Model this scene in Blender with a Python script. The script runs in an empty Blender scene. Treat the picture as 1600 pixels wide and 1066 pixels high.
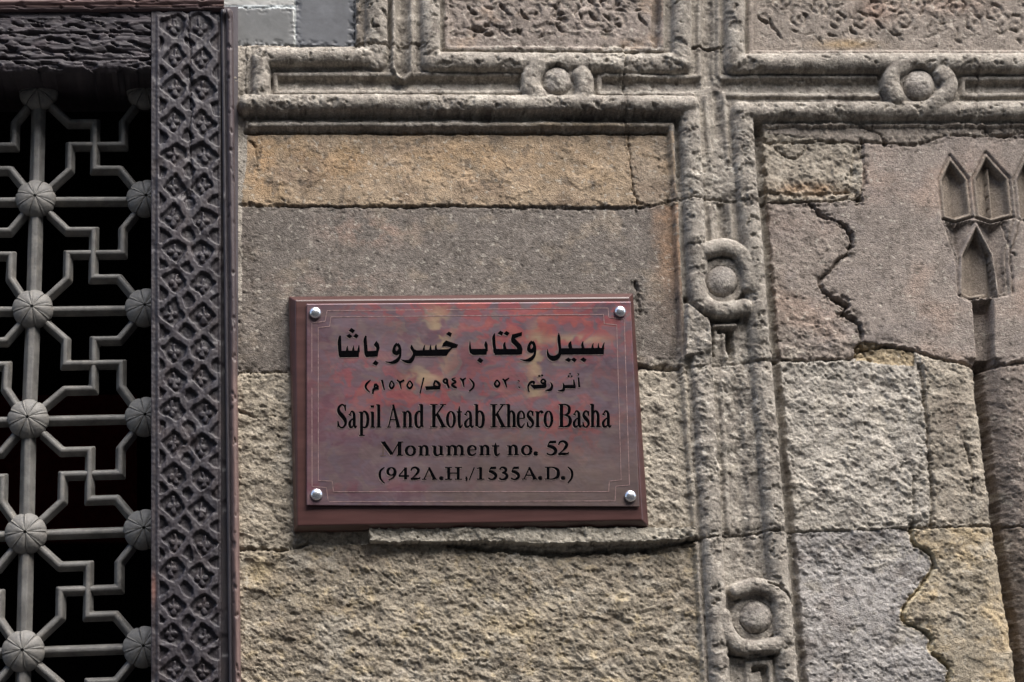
import bpy, math
import numpy as np
from mathutils import Matrix, Vector

# ------------------------------------------------------------------ camera, sky, sun, exposure
S = bpy.context.scene
F_PX = 3000.0
def nrm(v):
    v = np.array(v, float); return v / np.linalg.norm(v)
XC = nrm((20000, 140, -3000)); ZC = nrm((-520, 10000, -3000)); YC = np.cross(ZC, XC)
RW = np.array([XC, YC, ZC])                       # camera axes (right, up, back) to world
CAM = np.array([0, 0, 2.6]) - 3.3 * (RW @ np.array([0, 0, -1.0]))
cam_data = bpy.data.cameras.new('camera'); cam = bpy.data.objects.new('camera', cam_data)
S.collection.objects.link(cam)
m4 = Matrix([[RW[i][j] for j in range(3)] + [CAM[i]] for i in range(3)] + [[0, 0, 0, 1]])
cam.matrix_world = m4
cam_data.sensor_width = 36; cam_data.lens = 36 * F_PX / 1600; cam_data.clip_end = 500; cam_data.clip_start = 0.05
S.camera = cam

SUN_EL, SUN_AZ = 60.0, 40.0                        # azimuth: degrees to the right of straight out of the wall
world = bpy.data.worlds.new('World'); S.world = world; world.use_nodes = True
wn = world.node_tree.nodes; bg = wn['Background']
sky = wn.new('ShaderNodeTexSky'); sky.sky_type = 'NISHITA'; sky.sun_disc = False
sky.sun_elevation = math.radians(SUN_EL); sky.sun_rotation = math.radians(180 - SUN_AZ)
sky.air_density = 1.0; sky.dust_density = 3.0; sky.ozone_density = 1.0
world.node_tree.links.new(sky.outputs[0], bg.inputs[0]); bg.inputs[1].default_value = 0.12
sd = bpy.data.lights.new('sun', 'SUN'); sd.energy = 2.2; sd.angle = math.radians(50); sd.color = (1.0, 0.965, 0.91)
sun = bpy.data.objects.new('sun', sd); S.collection.objects.link(sun)
el, az = math.radians(SUN_EL), math.radians(SUN_AZ)
to_sun = Vector((math.sin(az) * math.cos(el), -math.cos(az) * math.cos(el), math.sin(el)))
sun.rotation_euler = to_sun.to_track_quat('Z', 'Y').to_euler(); sun.location = (2, -4, 6)
S.view_settings.view_transform = 'Standard'; S.view_settings.look = 'None'
S.view_settings.exposure = 1.7; S.view_settings.gamma = 1.0; S.view_settings.use_curve_mapping = False

# ------------------------------------------------------------------ wall-plane mapping (survey px of the wall -> metres)
def P(px, py, h=0.0):
    """point(s) at survey position (px,py) on the wall, raised h mm towards the street"""
    px = np.asarray(px, float); py = np.asarray(py, float); h = np.asarray(h, float) / 1000.0
    cx = (px - 800) / F_PX; cy = -(py - 533) / F_PX
    d = np.stack([cx, cy, -np.ones_like(cx)], -1) @ RW.T
    t = (-CAM[1]) / d[..., 1]
    p = CAM + d * t[..., None]
    p[..., 1] = -h
    return p
def PH(px, py, h):
    """point(s) seen at survey position when the surface itself stands h mm proud"""
    px = np.asarray(px, float); py = np.asarray(py, float)
    cx = (px - 800) / F_PX; cy = -(py - 533) / F_PX
    d = np.stack([cx, cy, -np.ones_like(cx)], -1) @ RW.T
    t = (-h / 1000.0 - CAM[1]) / d[..., 1]
    return CAM + d * t[..., None]

# ------------------------------------------------------------------ numpy noise
def _hash(ix, iy, seed):
    h = (ix.astype(np.int64) * 374761393 + iy.astype(np.int64) * 668265263 + seed * 1442695041) & 0xffffffff
    h = ((h ^ (h >> 13)) * 1274126177) & 0xffffffff
    return (h ^ (h >> 16)) & 0xffffffff
def gn(x, y, seed=0):
    x0 = np.floor(x); y0 = np.floor(y); fx = x - x0; fy = y - y0
    u = fx * fx * fx * (fx * (fx * 6 - 15) + 10); v = fy * fy * fy * (fy * (fy * 6 - 15) + 10)
    def g(dx, dy):
        a = _hash(x0 + dx, y0 + dy, seed).astype(np.float64) * (2 * math.pi / 4294967296.0)
        return np.cos(a) * (fx - dx) + np.sin(a) * (fy - dy)
    a = g(0, 0); b = g(1, 0); c = g(0, 1); d = g(1, 1)
    return (a + (b - a) * u) * (1 - v) + (c + (d - c) * u) * v
def fbm(x, y, octv=4, seed=0, gain=0.5):
    s = 0; a = 1.0; t = 0
    for i in range(octv):
        s = s + a * gn(x * 2 ** i + 17.3 * i, y * 2 ** i - 9.1 * i, seed + i); t += a; a *= gain
    return s / t * 1.5
def sst(e0, e1, x):
    t = np.clip((x - e0) / (e1 - e0), 0, 1); return t * t * (3 - 2 * t)
def dpoly(X, Y, pts, closed=False):
    d = np.full(X.shape, 1e9); n = len(pts)
    for i in range(n if closed else n - 1):
        ax, ay = pts[i]; bx, by = pts[(i + 1) % n]
        dx, dy = bx - ax, by - ay; L = dx * dx + dy * dy + 1e-9
        t = np.clip(((X - ax) * dx + (Y - ay) * dy) / L, 0, 1)
        d = np.minimum(d, (X - ax - t * dx) ** 2 + (Y - ay - t * dy) ** 2)
    return np.sqrt(d)
def inpoly(X, Y, pts):
    c = np.zeros(X.shape, bool); n = len(pts); j = n - 1
    for i in range(n):
        xi, yi = pts[i]; xj, yj = pts[j]
        if yi != yj:
            c ^= ((yi > Y) != (yj > Y)) & (X < (xj - xi) * (Y - yi) / (yj - yi) + xi)
        j = i
    return c
def sdf(X, Y, pts):
    return np.where(inpoly(X, Y, pts), 1, -1) * dpoly(X, Y, pts, True)     # positive inside
def smooth(pts, n=6):
    out = []; p = [np.array(q, float) for q in pts]
    for i in range(len(p) - 1):
        a = p[max(i - 1, 0)]; b = p[i]; c = p[i + 1]; d = p[min(i + 2, len(p) - 1)]
        for k in range(n):
            t = k / n
            out.append(0.5 * ((2 * b) + (c - a) * t + (2 * a - 5 * b + 4 * c - d) * t * t + (3 * b - a - 3 * c + d) * t ** 3))
    out.append(p[-1]); return [tuple(q) for q in out]
def lin(r, g, b):
    f = lambda c: (c / 255 / 12.92) if c / 255 <= 0.04045 else ((c / 255 + 0.055) / 1.055) ** 2.4
    return np.array([f(r), f(g), f(b)])

# ------------------------------------------------------------------ objects
def link(o, parent=None):
    S.collection.objects.link(o)
    if parent is not None: o.parent = parent
    return o
def thing(name, label, cat, loc=(0, 0, 0), group=None):
    o = bpy.data.objects.new(name, None); o.location = loc; o['label'] = label; o['category'] = cat; o['kind'] = 'thing'
    if group: o['group'] = group
    o.empty_display_size = 0.05
    return link(o)
def mesh_obj(name, V, Fq, mat, parent=None, col=None, smoothf=True, me_only=False):
    V = np.asarray(V, float)
    if parent is not None and not me_only: V = V - np.array(parent_loc(parent))
    me = bpy.data.meshes.new(name)
    if isinstance(Fq, np.ndarray):
        nf, k = Fq.shape
        me.vertices.add(len(V)); me.vertices.foreach_set('co', V.astype(np.float32).ravel())
        me.loops.add(nf * k); me.loops.foreach_set('vertex_index', Fq.astype(np.int32).ravel())
        me.polygons.add(nf); me.polygons.foreach_set('loop_start', np.arange(0, nf * k, k, dtype=np.int32))
        me.update(calc_edges=True)
    else:
        me.from_pydata([tuple(v) for v in V], [], Fq)
    me.polygons.foreach_set('use_smooth', np.full(len(me.polygons), smoothf))
    if col is not None:
        a = me.color_attributes.new('tint', 'FLOAT_COLOR', 'POINT')
        c = np.ones((len(V), 4), np.float32); c[:, :3] = col; a.data.foreach_set('color', c.ravel())
    me.materials.append(mat); me.update()
    if me_only: return me
    o = bpy.data.objects.new(name, me); link(o, parent)
    return o
def parent_loc(o):
    l = Vector((0, 0, 0))
    while o is not None: l += o.location; o = o.parent
    return l
def grid_faces(ny, nx):
    i = np.arange(ny * nx).reshape(ny, nx)
    # ordered so that normals face the street (-Y)
    return np.stack([i[:-1, :-1], i[1:, :-1], i[1:, 1:], i[:-1, 1:]], -1)

# ------------------------------------------------------------------ materials
def material(name, base=(0.2, 0.2, 0.2), rough=0.85, metal=0.0, tint=False, nscale=60, namp=0.25, bscale=400, bstr=0.3, bdist=0.0006,
             spec=0.3, stretch=(1, 1, 1), pits=0.0, dust=0.0, rvar=0.0):
    m = bpy.data.materials.new(name); m.use_nodes = True
    nt = m.node_tree; N = nt.nodes; L = nt.links; b = N['Principled BSDF']
    b.inputs['Roughness'].default_value = rough; b.inputs['Metallic'].default_value = metal
    b.inputs['Specular IOR Level'].default_value = spec
    tc = N.new('ShaderNodeTexCoord'); mp = N.new('ShaderNodeMapping'); mp.inputs['Scale'].default_value = stretch
    L.new(tc.outputs['Object'], mp.inputs['Vector'])
    n1 = N.new('ShaderNodeTexNoise'); n1.inputs['Scale'].default_value = nscale; n1.inputs['Detail'].default_value = 6; n1.inputs['Roughness'].default_value = 0.65
    L.new(mp.outputs[0], n1.inputs['Vector'])
    mr = N.new('ShaderNodeMapRange'); mr.inputs['From Min'].default_value = 0.28; mr.inputs['From Max'].default_value = 0.72
    mr.inputs['To Min'].default_value = 1 - namp; mr.inputs['To Max'].default_value = 1 + namp
    L.new(n1.outputs['Fac'], mr.inputs['Value'])
    mul = N.new('ShaderNodeVectorMath'); mul.operation = 'SCALE'
    if tint:
        at = N.new('ShaderNodeAttribute'); at.attribute_name = 'tint'; L.new(at.outputs['Color'], mul.inputs[0])
    else:
        mul.inputs[0].default_value = base
    L.new(mr.outputs[0], mul.inputs['Scale'])
    col = mul.outputs[0]
    if dust > 0:                                    # pale dust lies in fine blotches
        n3 = N.new('ShaderNodeTexNoise'); n3.inputs['Scale'].default_value = 35; n3.inputs['Detail'].default_value = 8; n3.inputs['Roughness'].default_value = 0.7
        L.new(tc.outputs['Object'], n3.inputs['Vector'])
        r3 = N.new('ShaderNodeMapRange'); r3.inputs['From Min'].default_value = 0.5; r3.inputs['From Max'].default_value = 0.75; r3.inputs['To Max'].default_value = dust
        L.new(n3.outputs['Fac'], r3.inputs['Value'])
        mx = N.new('ShaderNodeMix'); mx.data_type = 'RGBA'; L.new(r3.outputs[0], mx.inputs[0]); L.new(col, mx.inputs[6]); mx.inputs[7].default_value = (0.30, 0.27, 0.23, 1)
        col = mx.outputs[2]
    L.new(col, b.inputs['Base Color'])
    n2 = N.new('ShaderNodeTexNoise'); n2.inputs['Scale'].default_value = bscale; n2.inputs['Detail'].default_value = 5; n2.inputs['Roughness'].default_value = 0.6
    L.new(mp.outputs[0], n2.inputs['Vector'])
    hgt = n2.outputs['Fac']
    if pits > 0:
        vo = N.new('ShaderNodeTexVoronoi'); vo.inputs['Scale'].default_value = 130; L.new(tc.outputs['Object'], vo.inputs['Vector'])
        r4 = N.new('ShaderNodeMapRange'); r4.inputs['From Min'].default_value = 0.06; r4.inputs['From Max'].default_value = 0.26; r4.inputs['To Min'].default_value = -pits; r4.inputs['To Max'].default_value = 0
        L.new(vo.outputs['Distance'], r4.inputs['Value'])
        ad = N.new('ShaderNodeMath'); L.new(hgt, ad.inputs[0]); L.new(r4.outputs[0], ad.inputs[1]); hgt = ad.outputs[0]
    if rvar > 0:
        rr = N.new('ShaderNodeMapRange'); rr.inputs['To Min'].default_value = max(rough - rvar, 0.05); rr.inputs['To Max'].default_value = min(rough + rvar, 1)
        L.new(n1.outputs['Fac'], rr.inputs['Value']); L.new(rr.outputs[0], b.inputs['Roughness'])
    bp = N.new('ShaderNodeBump'); bp.inputs['Strength'].default_value = bstr; bp.inputs['Distance'].default_value = bdist
    L.new(hgt, bp.inputs['Height']); L.new(bp.outputs[0], b.inputs['Normal'])
    return m
M_STONE = material('weathered_limestone', tint=True, rough=0.93, spec=0.15, nscale=230, namp=0.42, bscale=420, bstr=1.0, bdist=0.0022, pits=0.0)
M_TILE = material('grey_marble', tint=True, rough=0.5, spec=0.4, nscale=30, namp=0.16, bscale=200, bstr=0.15)
M_WOOD = material('old_dark_wood', tint=True, rough=0.55, spec=0.42, nscale=70, namp=0.25, bscale=160, bstr=0.6, bdist=0.0011, stretch=(1, 1, 0.22), dust=0.05, rvar=0.15)
M_LINTEL = material('old_dark_wood_lintel', tint=True, rough=0.6, spec=0.35, nscale=70, namp=0.25, bscale=160, bstr=0.7, bdist=0.0012, stretch=(0.18, 1, 1), dust=0.05, rvar=0.15)
M_IRON = material('worn_painted_metal', base=(0.125, 0.122, 0.115), rough=0.55, spec=0.4, nscale=38, namp=0.42, bscale=210, bstr=0.6, bdist=0.0012, dust=0.45, rvar=0.12)
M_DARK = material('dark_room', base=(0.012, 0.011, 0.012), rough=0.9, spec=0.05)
M_RED = material('dark_red_cloth', base=(0.09, 0.012, 0.012), rough=0.95, spec=0.05)
M_BOARD = material('stained_red_brown_wood', tint=True, rough=0.36, spec=0.5, nscale=50, namp=0.28, bscale=120, bstr=0.25, bdist=0.0005, stretch=(0.12, 1, 1.4), rvar=0.1)
M_PLATE = material('brushed_copper_plate', tint=True, rough=0.42, metal=0.35, spec=0.5, nscale=26, namp=0.14, bscale=300, bstr=0.12, bdist=0.0004, stretch=(0.4, 1, 1.3), rvar=0.14)
M_INK = material('black_engraving_enamel', base=(0.0025, 0.0025, 0.003), rough=0.8, spec=0.0, nscale=200, namp=0.3, bstr=0.1)
M_FAINT = material('worn_engraving', base=(0.075, 0.045, 0.035), rough=0.6, spec=0.3, nscale=200, namp=0.3, bstr=0.1)
M_LINE = material('bright_scribed_copper', base=(0.24, 0.16, 0.155), rough=0.4, metal=0.3, nscale=160, namp=0.5, bstr=0.1)
M_RIM_HILITE = material('worn_copper_rim', base=(0.20, 0.15, 0.14), rough=0.5, metal=0.2, nscale=160, namp=0.6, bstr=0.1)  # painted highlight colour for the lower-left edge of the letters
M_STUD = material('polished_steel_stud', base=(0.68, 0.69, 0.72), rough=0.26, metal=0.9, nscale=200, namp=0.1, bstr=0.05)
M_GROUND = material('dusty_street', base=(0.07, 0.065, 0.06), rough=0.95, spec=0.1, nscale=3, namp=0.3, bscale=30, bstr=0.3, bdist=0.01)

# ================================================================== THE STONE WALL
def axis(a0, a1, b0, b1, step, coarse):
    left = list(np.arange(a0, b0, coarse)); mid = list(np.arange(b0, b1, step))
    right = [mid[-1]]; s = step
    while right[-1] < a1: s = min(s * 1.25, coarse); right.append(right[-1] + s)
    return np.array(left + mid + right[1:])
xs = axis(-1100, 2500, 350, 1625, 1.6, 22); ys = axis(-700, 1900, -16, 1086, 1.6, 22)
X, Y = np.meshgrid(xs, ys)
WIN = (-470, 361.0, 9.0, 1560)

# warped coordinates keep joints and edges from being ruler-straight
WX = X + 2.4 * fbm(X / 38, Y / 38, 3, 5) + 2.6 * fbm(X / 11, Y / 11, 3, 6, .65)
WY = Y + 2.4 * fbm(X / 38, Y / 38, 3, 7) + 2.6 * fbm(X / 11, Y / 11, 3, 8, .65)
SX = X + 1.0 * fbm(X / 40, Y / 40, 2, 15); SY = Y + 1.0 * fbm(X / 40, Y / 40, 2, 17)   # mildly warped, for mouldings

lx = lambda y: 1073 + (y - 170) * 0.055           # centre of the left vertical roll
rx = lambda y: 1157 + (y - 190) * 0.080           # centre of the right vertical roll
band = (WY > 200) & (WX > lx(Y) - 25) & (WX < rx(Y) + 34)

# ---- joints (polylines in survey px)
wavy1 = smooth([(1265, 318), (1285, 340), (1312, 349), (1330, 372), (1326, 396), (1312, 408), (1292, 428), (1280, 441), (1286, 456), (1310, 470),
         (1324, 478), (1318, 490), (1338, 503), (1346, 526), (1338, 547)])
hj560 = [(1200, 566), (1330, 563), (1345, 548), (1385, 541), (1430, 550), (1480, 565), (1532, 575), (1620, 566), (2500, 545)]
wavy2 = smooth([(1424, 828), (1428, 850), (1450, 865), (1461, 885), (1450, 903), (1438, 917), (1412, 952), (1411, 970), (1440, 985), (1455, 1000),
         (1453, 1018), (1480, 1042), (1480, 1075), (1500, 1130)])
j_low = [(360, 858), (450, 861), (480, 852), (700, 853), (860, 866), (1010, 860), (1085, 845), (1150, 838), (1230, 832), (1420, 826), (1560, 823), (2500, 800)]
jR = [(1437, 572), (1445, 640), (1450, 700), (1456, 760), (1454, 826)]
grooveR = [(1531, 575), (1546, 700), (1562, 828), (1582, 950), (1603, 1090), (1660, 1500), (1700, 1900)]
def yat(pts, x): return np.interp(x, [p[0] for p in pts], [p[1] for p in pts])
def xat(pts, y): return np.interp(y, [p[1] for p in pts], [p[0] for p in pts])

# ---- label map
names = []; LAB = np.full(X.shape, -1, int); REG = {}
def region(mask, name, key):
    names.append(name); LAB[mask] = len(names) - 1; REG[key] = len(names) - 1
region(X == X, 'stone_block', 'default')
# plain courses of blocks beyond the part the photograph shows
out = (X < 340) | (Y > 1096) | (Y < -22) | (X > 1645)
k = 0
edges_y = [-701, -430, -180, 8, 320, 583, 855, 1120, 1370, 1620, 1901]
for r in range(10):
    off = 0 if r % 2 else 190
    ex = [-1101] + [-1500 + off + 390 * q for q in range(1, 11)] + [2501]
    for a, b in zip(ex[:-1], ex[1:]):
        mk = (WY >= edges_y[r]) & (WY < edges_y[r + 1]) & (WX >= a) & (WX < b)
        if (mk & out).any(): region(mk, 'stone_block', f'o{k}'); k += 1
L_FIELD = (WX >= 340) & (WX < lx(Y) - 25) & (WY > 200)
region(L_FIELD & (WY < 322) & (WX < xat([(981, 205), (985, 260), (990, 300), (999, 330)], Y)), 'stone_block', 'tan_top')
region(L_FIELD & (WY < 322) & (WX >= xat([(981, 205), (985, 260), (990, 300), (999, 330)], Y)), 'stone_block', 'tan_top_r')
region(L_FIELD & (WY >= 322) & (WY < 582), 'stone_block', 'mid')
region(L_FIELD & (WY >= 582) & (WY < yat(j_low, X)) & (X < 700), 'stone_block', 'low_l')
region(L_FIELD & (WY >= 578) & (WY < yat(j_low, X)) & (X >= 700), 'stone_block', 'low_r')
region(L_FIELD & (WY >= yat(j_low, X)) & (WY < 1120), 'stone_block', 'bottom')
region((WX > 575) & (WX < 1086) & (WY > 829 - (X - 575) * .004) & L_FIELD & (WY < yat([(575, 851), (760, 849), (850, 853), (1010, 850), (1086, 844)], X)), 'mortar_ledge', 'ledge')
region((X >= 340) & (WX < 386 - 8 * sst(230, 330, Y)) & (WY > 72) & (WY < 470), 'plaster_strip', 'strip')
R_FIELD = (WX >= rx(Y) + 30) & (WY > 190) & (X < 2500)
region(R_FIELD & (WY < yat([(1170, 226), (1340, 224), (1430, 228), (1480, 212), (1560, 216), (1620, 205), (2500, 200)], X)), 'stone_block', 'r_strip')
lo = R_FIELD & (WY >= yat([(1170, 205), (1340, 224), (1430, 228), (1480, 212), (1560, 216), (1620, 205), (2500, 200)], X))
region(lo & (X < 1347) & (WY < 316), 'stone_block', 'r_rough')
region(lo & (WY >= 316) & (WX < xat([(1265, 318)] + wavy1, Y)) & (WY < yat(hj560, X)), 'stone_block', 'r_mid')
region(lo & ((WX >= 1347) | ((WY >= 316) & (WX >= xat([(1265, 318)] + wavy1, Y)))) & (WY < yat(hj560, X)) & (X < 2100), 'stone_block', 'r_smooth')
mort = [(1334, 545), (1345, 534), (1385, 541), (1430, 550), (1428, 572), (1380, 570), (1338, 562)]
region(inpoly(WX, WY, mort), 'mortar_patch', 'mortar')
low = R_FIELD & (WY >= yat(hj560, X)) & (WY < yat(j_low, X)) & ~inpoly(WX, WY, mort)
region(low & (WX < xat(jR, Y)), 'stone_block', 'r_low_a')
region(low & (WX >= xat(jR, Y)) & (WX < xat(grooveR, Y)), 'stone_block', 'r_low_b')
region(low & (WX >= xat(grooveR, Y)) & (X < 2100), 'stone_block', 'r_low_c')
bot = R_FIELD & (WY >= yat(j_low, X)) & (WY < 1120)
region(bot & (WX < xat(wavy2, Y)), 'stone_block', 'r_bot_a')
region(bot & (WX >= xat(wavy2, Y)) & (WX < xat(grooveR, Y)), 'stone_block', 'r_bot_b')
region(bot & (WX >= xat(grooveR, Y)) & (X < 2100), 'stone_block', 'r_bot_c')
# moulding courses
def bands(mask, cuts, horizontal, keyp):
    Q = WX if horizontal else WY
    for i, (a, b) in enumerate(zip(cuts[:-1], cuts[1:])):
        region(mask & (Q >= a) & (Q < b), 'carved_moulding', f'{keyp}{i}')
mould = ((WY > 74) & (WY <= 207) & (WX > 385) & (WX < lx(Y) + 60))
vb = ((WX >= lx(Y) - 25) & (WX < rx(Y) + 30) & (WY > 150))
bands(mould, [300, 972, 1300], True, 'mh')
bands((WY > 82) & (WY <= 196) & (WX > 1100), [1100, 1524, 1800, 2100, 2501], True, 'mr')
bands(vb & ((WY > 205)), [150, 318, 578, 840, 1120, 1400, 1650, 1901], False, 'mv')
bands((WY <= 76) & (WX > 572) & (WX <= 700), [-701, -430, -180, 77], False, 'mt')
bands((WY <= 77) & (WX > 1020) & (WX <= 1168), [-701, -430, -180, 78], False, 'mu')
region((WX > 694) & (WX < 1034) & (WY <= 82) & (WY > -300), 'arabesque_panel', 'pan1')
region((WX > 1166) & (WY <= 88) & (WY > -300), 'arabesque_panel', 'pan2')
region((WX > 545) & (WX <= 576) & (WY <= 76), 'stone_block', 'pil')
region((X > 345) & (SX <= 461) & (SY <= 70) & (SY > 9), 'marble_slab', 'tileA')
region((SX > 461) & (SX <= 556) & (SY <= 74) & (SY > -120), 'marble_slab', 'tileB')
region((X > 345) & (SX <= 461) & (SY <= 9) & (SY > -120), 'marble_slab', 'tileC')
for key, (cx, cy, r) in {'b1': (868, 132, 23), 'b2': (1432, 138, 25), 'b3': (1125, 443, 25), 'b4': (1178, 967, 26), 'b5': (1990, 136, 25), 'b6': (1214, 1490, 27)}.items():
    region((X - cx) ** 2 + (Y - cy) ** 2 < r * r, 'boss', key)

for _ in range(90):
    z0 = (LAB == 0)
    if not z0.any(): break
    for ax, sh in ((0, 1), (1, 1), (0, -1), (1, -1)):
        q = np.roll(LAB, sh, ax); LAB = np.where((LAB == 0) & (q > 0) & ~np.isin(q, [REG[b_] for b_ in ('b1', 'b2', 'b3', 'b4', 'b5', 'b6')]), q, LAB)
# ---- height (mm)
def m_(k): return LAB == REG[k]
RIGHT = (X > 1330) | ((X > rx(Y)))
H = np.zeros(X.shape)
inband = (mould | vb | ((WY <= 200) & (WX > 1100) & (WY > 80)) | ((WY <= 80) & (WX > 570) & ~m_('pan1') & ~m_('pan2')))
H += 5 * inband
for kk in ('pan1', 'pan2'): H[m_(kk)] = 7
for kk in ('tileA', 'tileB', 'tileC'): H[m_(kk)] = -6
H[m_('pil')] = 6
# per-stone offsets
for kk, v in dict(tan_top=0, tan_top_r=-1, mid=-1.5, low_l=2, low_r=1, bottom=3, r_strip=3, r_rough=1, r_mid=1.5, r_smooth=4.0, mortar=-1.5, r_low_a=4, r_low_b=5,
                  r_bot_a=2.0, r_bot_b=6, r_low_c=4, r_bot_c=3, ledge=19).items(): H[m_(kk)] += v
# wear map: 0 crisp, 1 badly eroded
ero = sst(-0.15, 0.35, fbm(X / 150, Y / 150, 3, 31))
def blob(cx, cy, sx, sy): return np.exp(-((X - cx) / sx) ** 2 - ((Y - cy) / sy) ** 2)
ero = np.clip(ero * 0.5 + 1.0 * blob(1120, 275, 60, 45) + 0.7 * blob(590, 95, 45, 40) + 0.9 * blob(1120, 640, 70, 110) + 0.5 * blob(1170, 545, 60, 30)
              + 0.5 * blob(1000, 110, 60, 30), 0, 1)

def roll(pts, hw, top, h0=5, mid=True, er=1.0, curve=False, pw=0.40):
    global H
    if curve: pts = smooth(pts)
    x0 = min(p[0] for p in pts) - hw - 8; x1 = max(p[0] for p in pts) + hw + 8
    y0 = min(p[1] for p in pts) - hw - 8; y1 = max(p[1] for p in pts) + hw + 8
    i0, i1 = np.searchsorted(ys, [y0, y1]); j0, j1 = np.searchsorted(xs, [x0, x1])
    if i1 <= i0 or j1 <= j0: return
    sl = (slice(i0, i1), slice(j0, j1))
    d = dpoly(SX[sl], SY[sl], pts)
    d = d + er * 3.0 * ero[sl] * fbm(X[sl] / 14, Y[sl] / 14, 3, 41)
    e = 1 - 0.35 * er * ero[sl]
    prof = h0 + (top - h0 - er * 4.0 * sst(.16, .26, fbm(X[sl] / 24, Y[sl] / 20, 4, 49, .6)) * (top > 18)) * e * np.clip(1 - (d / hw) ** 2, 0, 1) ** pw
    H[sl] = np.where(d < hw, np.maximum(H[sl], prof), H[sl])
def cut(pts, hw, depth, curve=False, jit=1.0, soft=1.0, warp=True):
    global H
    if curve: pts = smooth(pts)
    x0 = min(p[0] for p in pts) - hw - 8; x1 = max(p[0] for p in pts) + hw + 8
    y0 = min(p[1] for p in pts) - hw - 8; y1 = max(p[1] for p in pts) + hw + 8
    i0, i1 = np.searchsorted(ys, [y0, y1]); j0, j1 = np.searchsorted(xs, [x0, x1])
    if i1 <= i0 or j1 <= j0: return
    sl = (slice(i0, i1), slice(j0, j1))
    d = dpoly((WX if warp else SX)[sl], (WY if warp else SY)[sl], pts) + jit * fbm(X[sl] / 9, Y[sl] / 9, 2, 43)
    w = hw * np.clip(.85 + 1.3 * jit * fbm(X[sl] / 17, Y[sl] / 17, 3, 44), .3, 1.7)
    H[sl] -= depth * np.clip(1 - (np.abs(d) / np.maximum(w, .5)) ** 2, 0, 1) ** soft

# sunk channels between the rolls
cut([(425, 133), (815, 133)], 11, 7, jit=0.3, soft=.5); cut([(930, 134), (1085, 135)], 11, 6, jit=0.3, soft=.5)
cut([(1135, 138), (1365, 139)], 11, 6, jit=0.3, soft=.5); cut([(1500, 140), (1960, 137)], 11, 7, jit=0.3, soft=.5)
cut([(1103, -700), (1104, 130)], 10, 7, jit=0.2, soft=.5); cut([(1116, 150), (1121, 215)], 8, 6, jit=0.2, soft=.5)
cut([(1125, 325), (1129, 385)], 8, 9, jit=0.3, soft=.5); cut([(1136, 516), (1140, 560)], 9, 12, jit=0.3, soft=.5)
cut([(1148, 600), (1163, 880)], 12, 5, jit=0.6, soft=.7); cut([(1190, 1030), (1194, 1100)], 12, 12, jit=0.2, soft=.4)
# thin fillets
for pts in ([(430, 120), (808, 120)], [(430, 148), (808, 148)], [(430, 120), (430, 148)], [(935, 121), (1085, 123)], [(935, 149), (1080, 151)], [(935, 121), (935, 149)],
            [(1125, 124), (1365, 124)], [(1130, 152), (1368, 153)], [(1502, 126), (2500, 122)], [(1502, 152), (2500, 149)], [(1502, 126), (1502, 152)],
            [(1088, -700), (1091, 122)], [(1119, -700), (1121, 120)], [(1100, 155), (1108, 250)], [(1129, 152), (1136, 250)], [(645, -700), (647, 118)],
            [(1107, 325), (1113, 395)], [(1139, 325), (1143, 385)], [(1126, 512), (1132, 560)], [(1125, 600), (1136, 830)], [(1180, 1032), (1183, 1100)]):
    roll(pts, 4.0, 10.5, 5, er=0.7)
# horizontal and vertical rolls
roll([(408, 176), (408, 94), (572, 92)], 15, 26)
roll([(386, 168), (690, 168), (1075, 170)], 15.5, 32)
roll([(1075, 170), (lx(320), 320), (lx(560), 560), (lx(840), 840), (lx(1100), 1100), (lx(1900), 1900)], 16.5, 27)
roll([(1157, 178), (2500, 172)], 14.5, 25)
roll([(1157, 178), (rx(320), 320), (rx(560), 560), (rx(840), 840), (rx(1100), 1100), (rx(1900), 1900)], 16.5, 26)
roll([(672, -700), (672, 101), (1063, 103), (1062, -700)], 15.5, 26)
roll([(1145, -700), (1146, 104), (1700, 103), (2500, 100)], 15.5, 27)
roll([(588, -700), (588, 95)], 18, 24, er=1.6, pw=.35)
roll([(614, -700), (614, 112), (624, 126)], 3.5, 17, er=0.3); cut([(627, -700), (627, 118)], 11, 9, jit=.1, warp=False)
roll([(642, -700), (642, 118), (630, 128)], 4, 15, er=0.3)
# inner fillets next to the panels, and the one below the long horizontal roll
roll([(697, -700), (697, 80), (1033, 82), (1033, -700)], 4.5, 13, 7, er=0.4)
roll([(1170, -700), (1170, 87), (2500, 85)], 4.5, 13, 7, er=0.4)
i0 = np.searchsorted(ys, 182); i1 = np.searchsorted(ys, 212)
fl = (WY > 182) & (WY < 202) & (WX > 384) & (X < 1050); H[fl] = 6
fl = (WX > lx(Y) - 27) & (WX < lx(Y) - 16) & (WY > 190); H[fl] = np.maximum(H[fl], 4)
roll([(392, 198), (1048, 199), (lx(320) - 26, 320), (lx(560) - 29, 560), (lx(840) - 24, 840), (lx(1100) - 22, 1100)], 4.5, 12, 3, er=0.8)
cut([(384, 186), (1056, 188), (1058, 300)], 5, 8, jit=0.3, warp=False)
cut([(384, 207), (1040, 208)], 5, 9, jit=0.4, warp=False)
cut([(rx(200) + 25, 200), (rx(560) + 24, 560), (rx(840) + 26, 840), (rx(1100) + 27, 1100), (rx(1900) + 27, 1900)], 9, 19, jit=0.5, warp=False)
cut([(608, -700), (608, 76)], 4, 12, jit=0.5); cut([(1022, -700), (1022, 76)], 7, 9, jit=0.2)
cut([(1075, 200), (1085, 560)], 0.1, 0)
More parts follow.
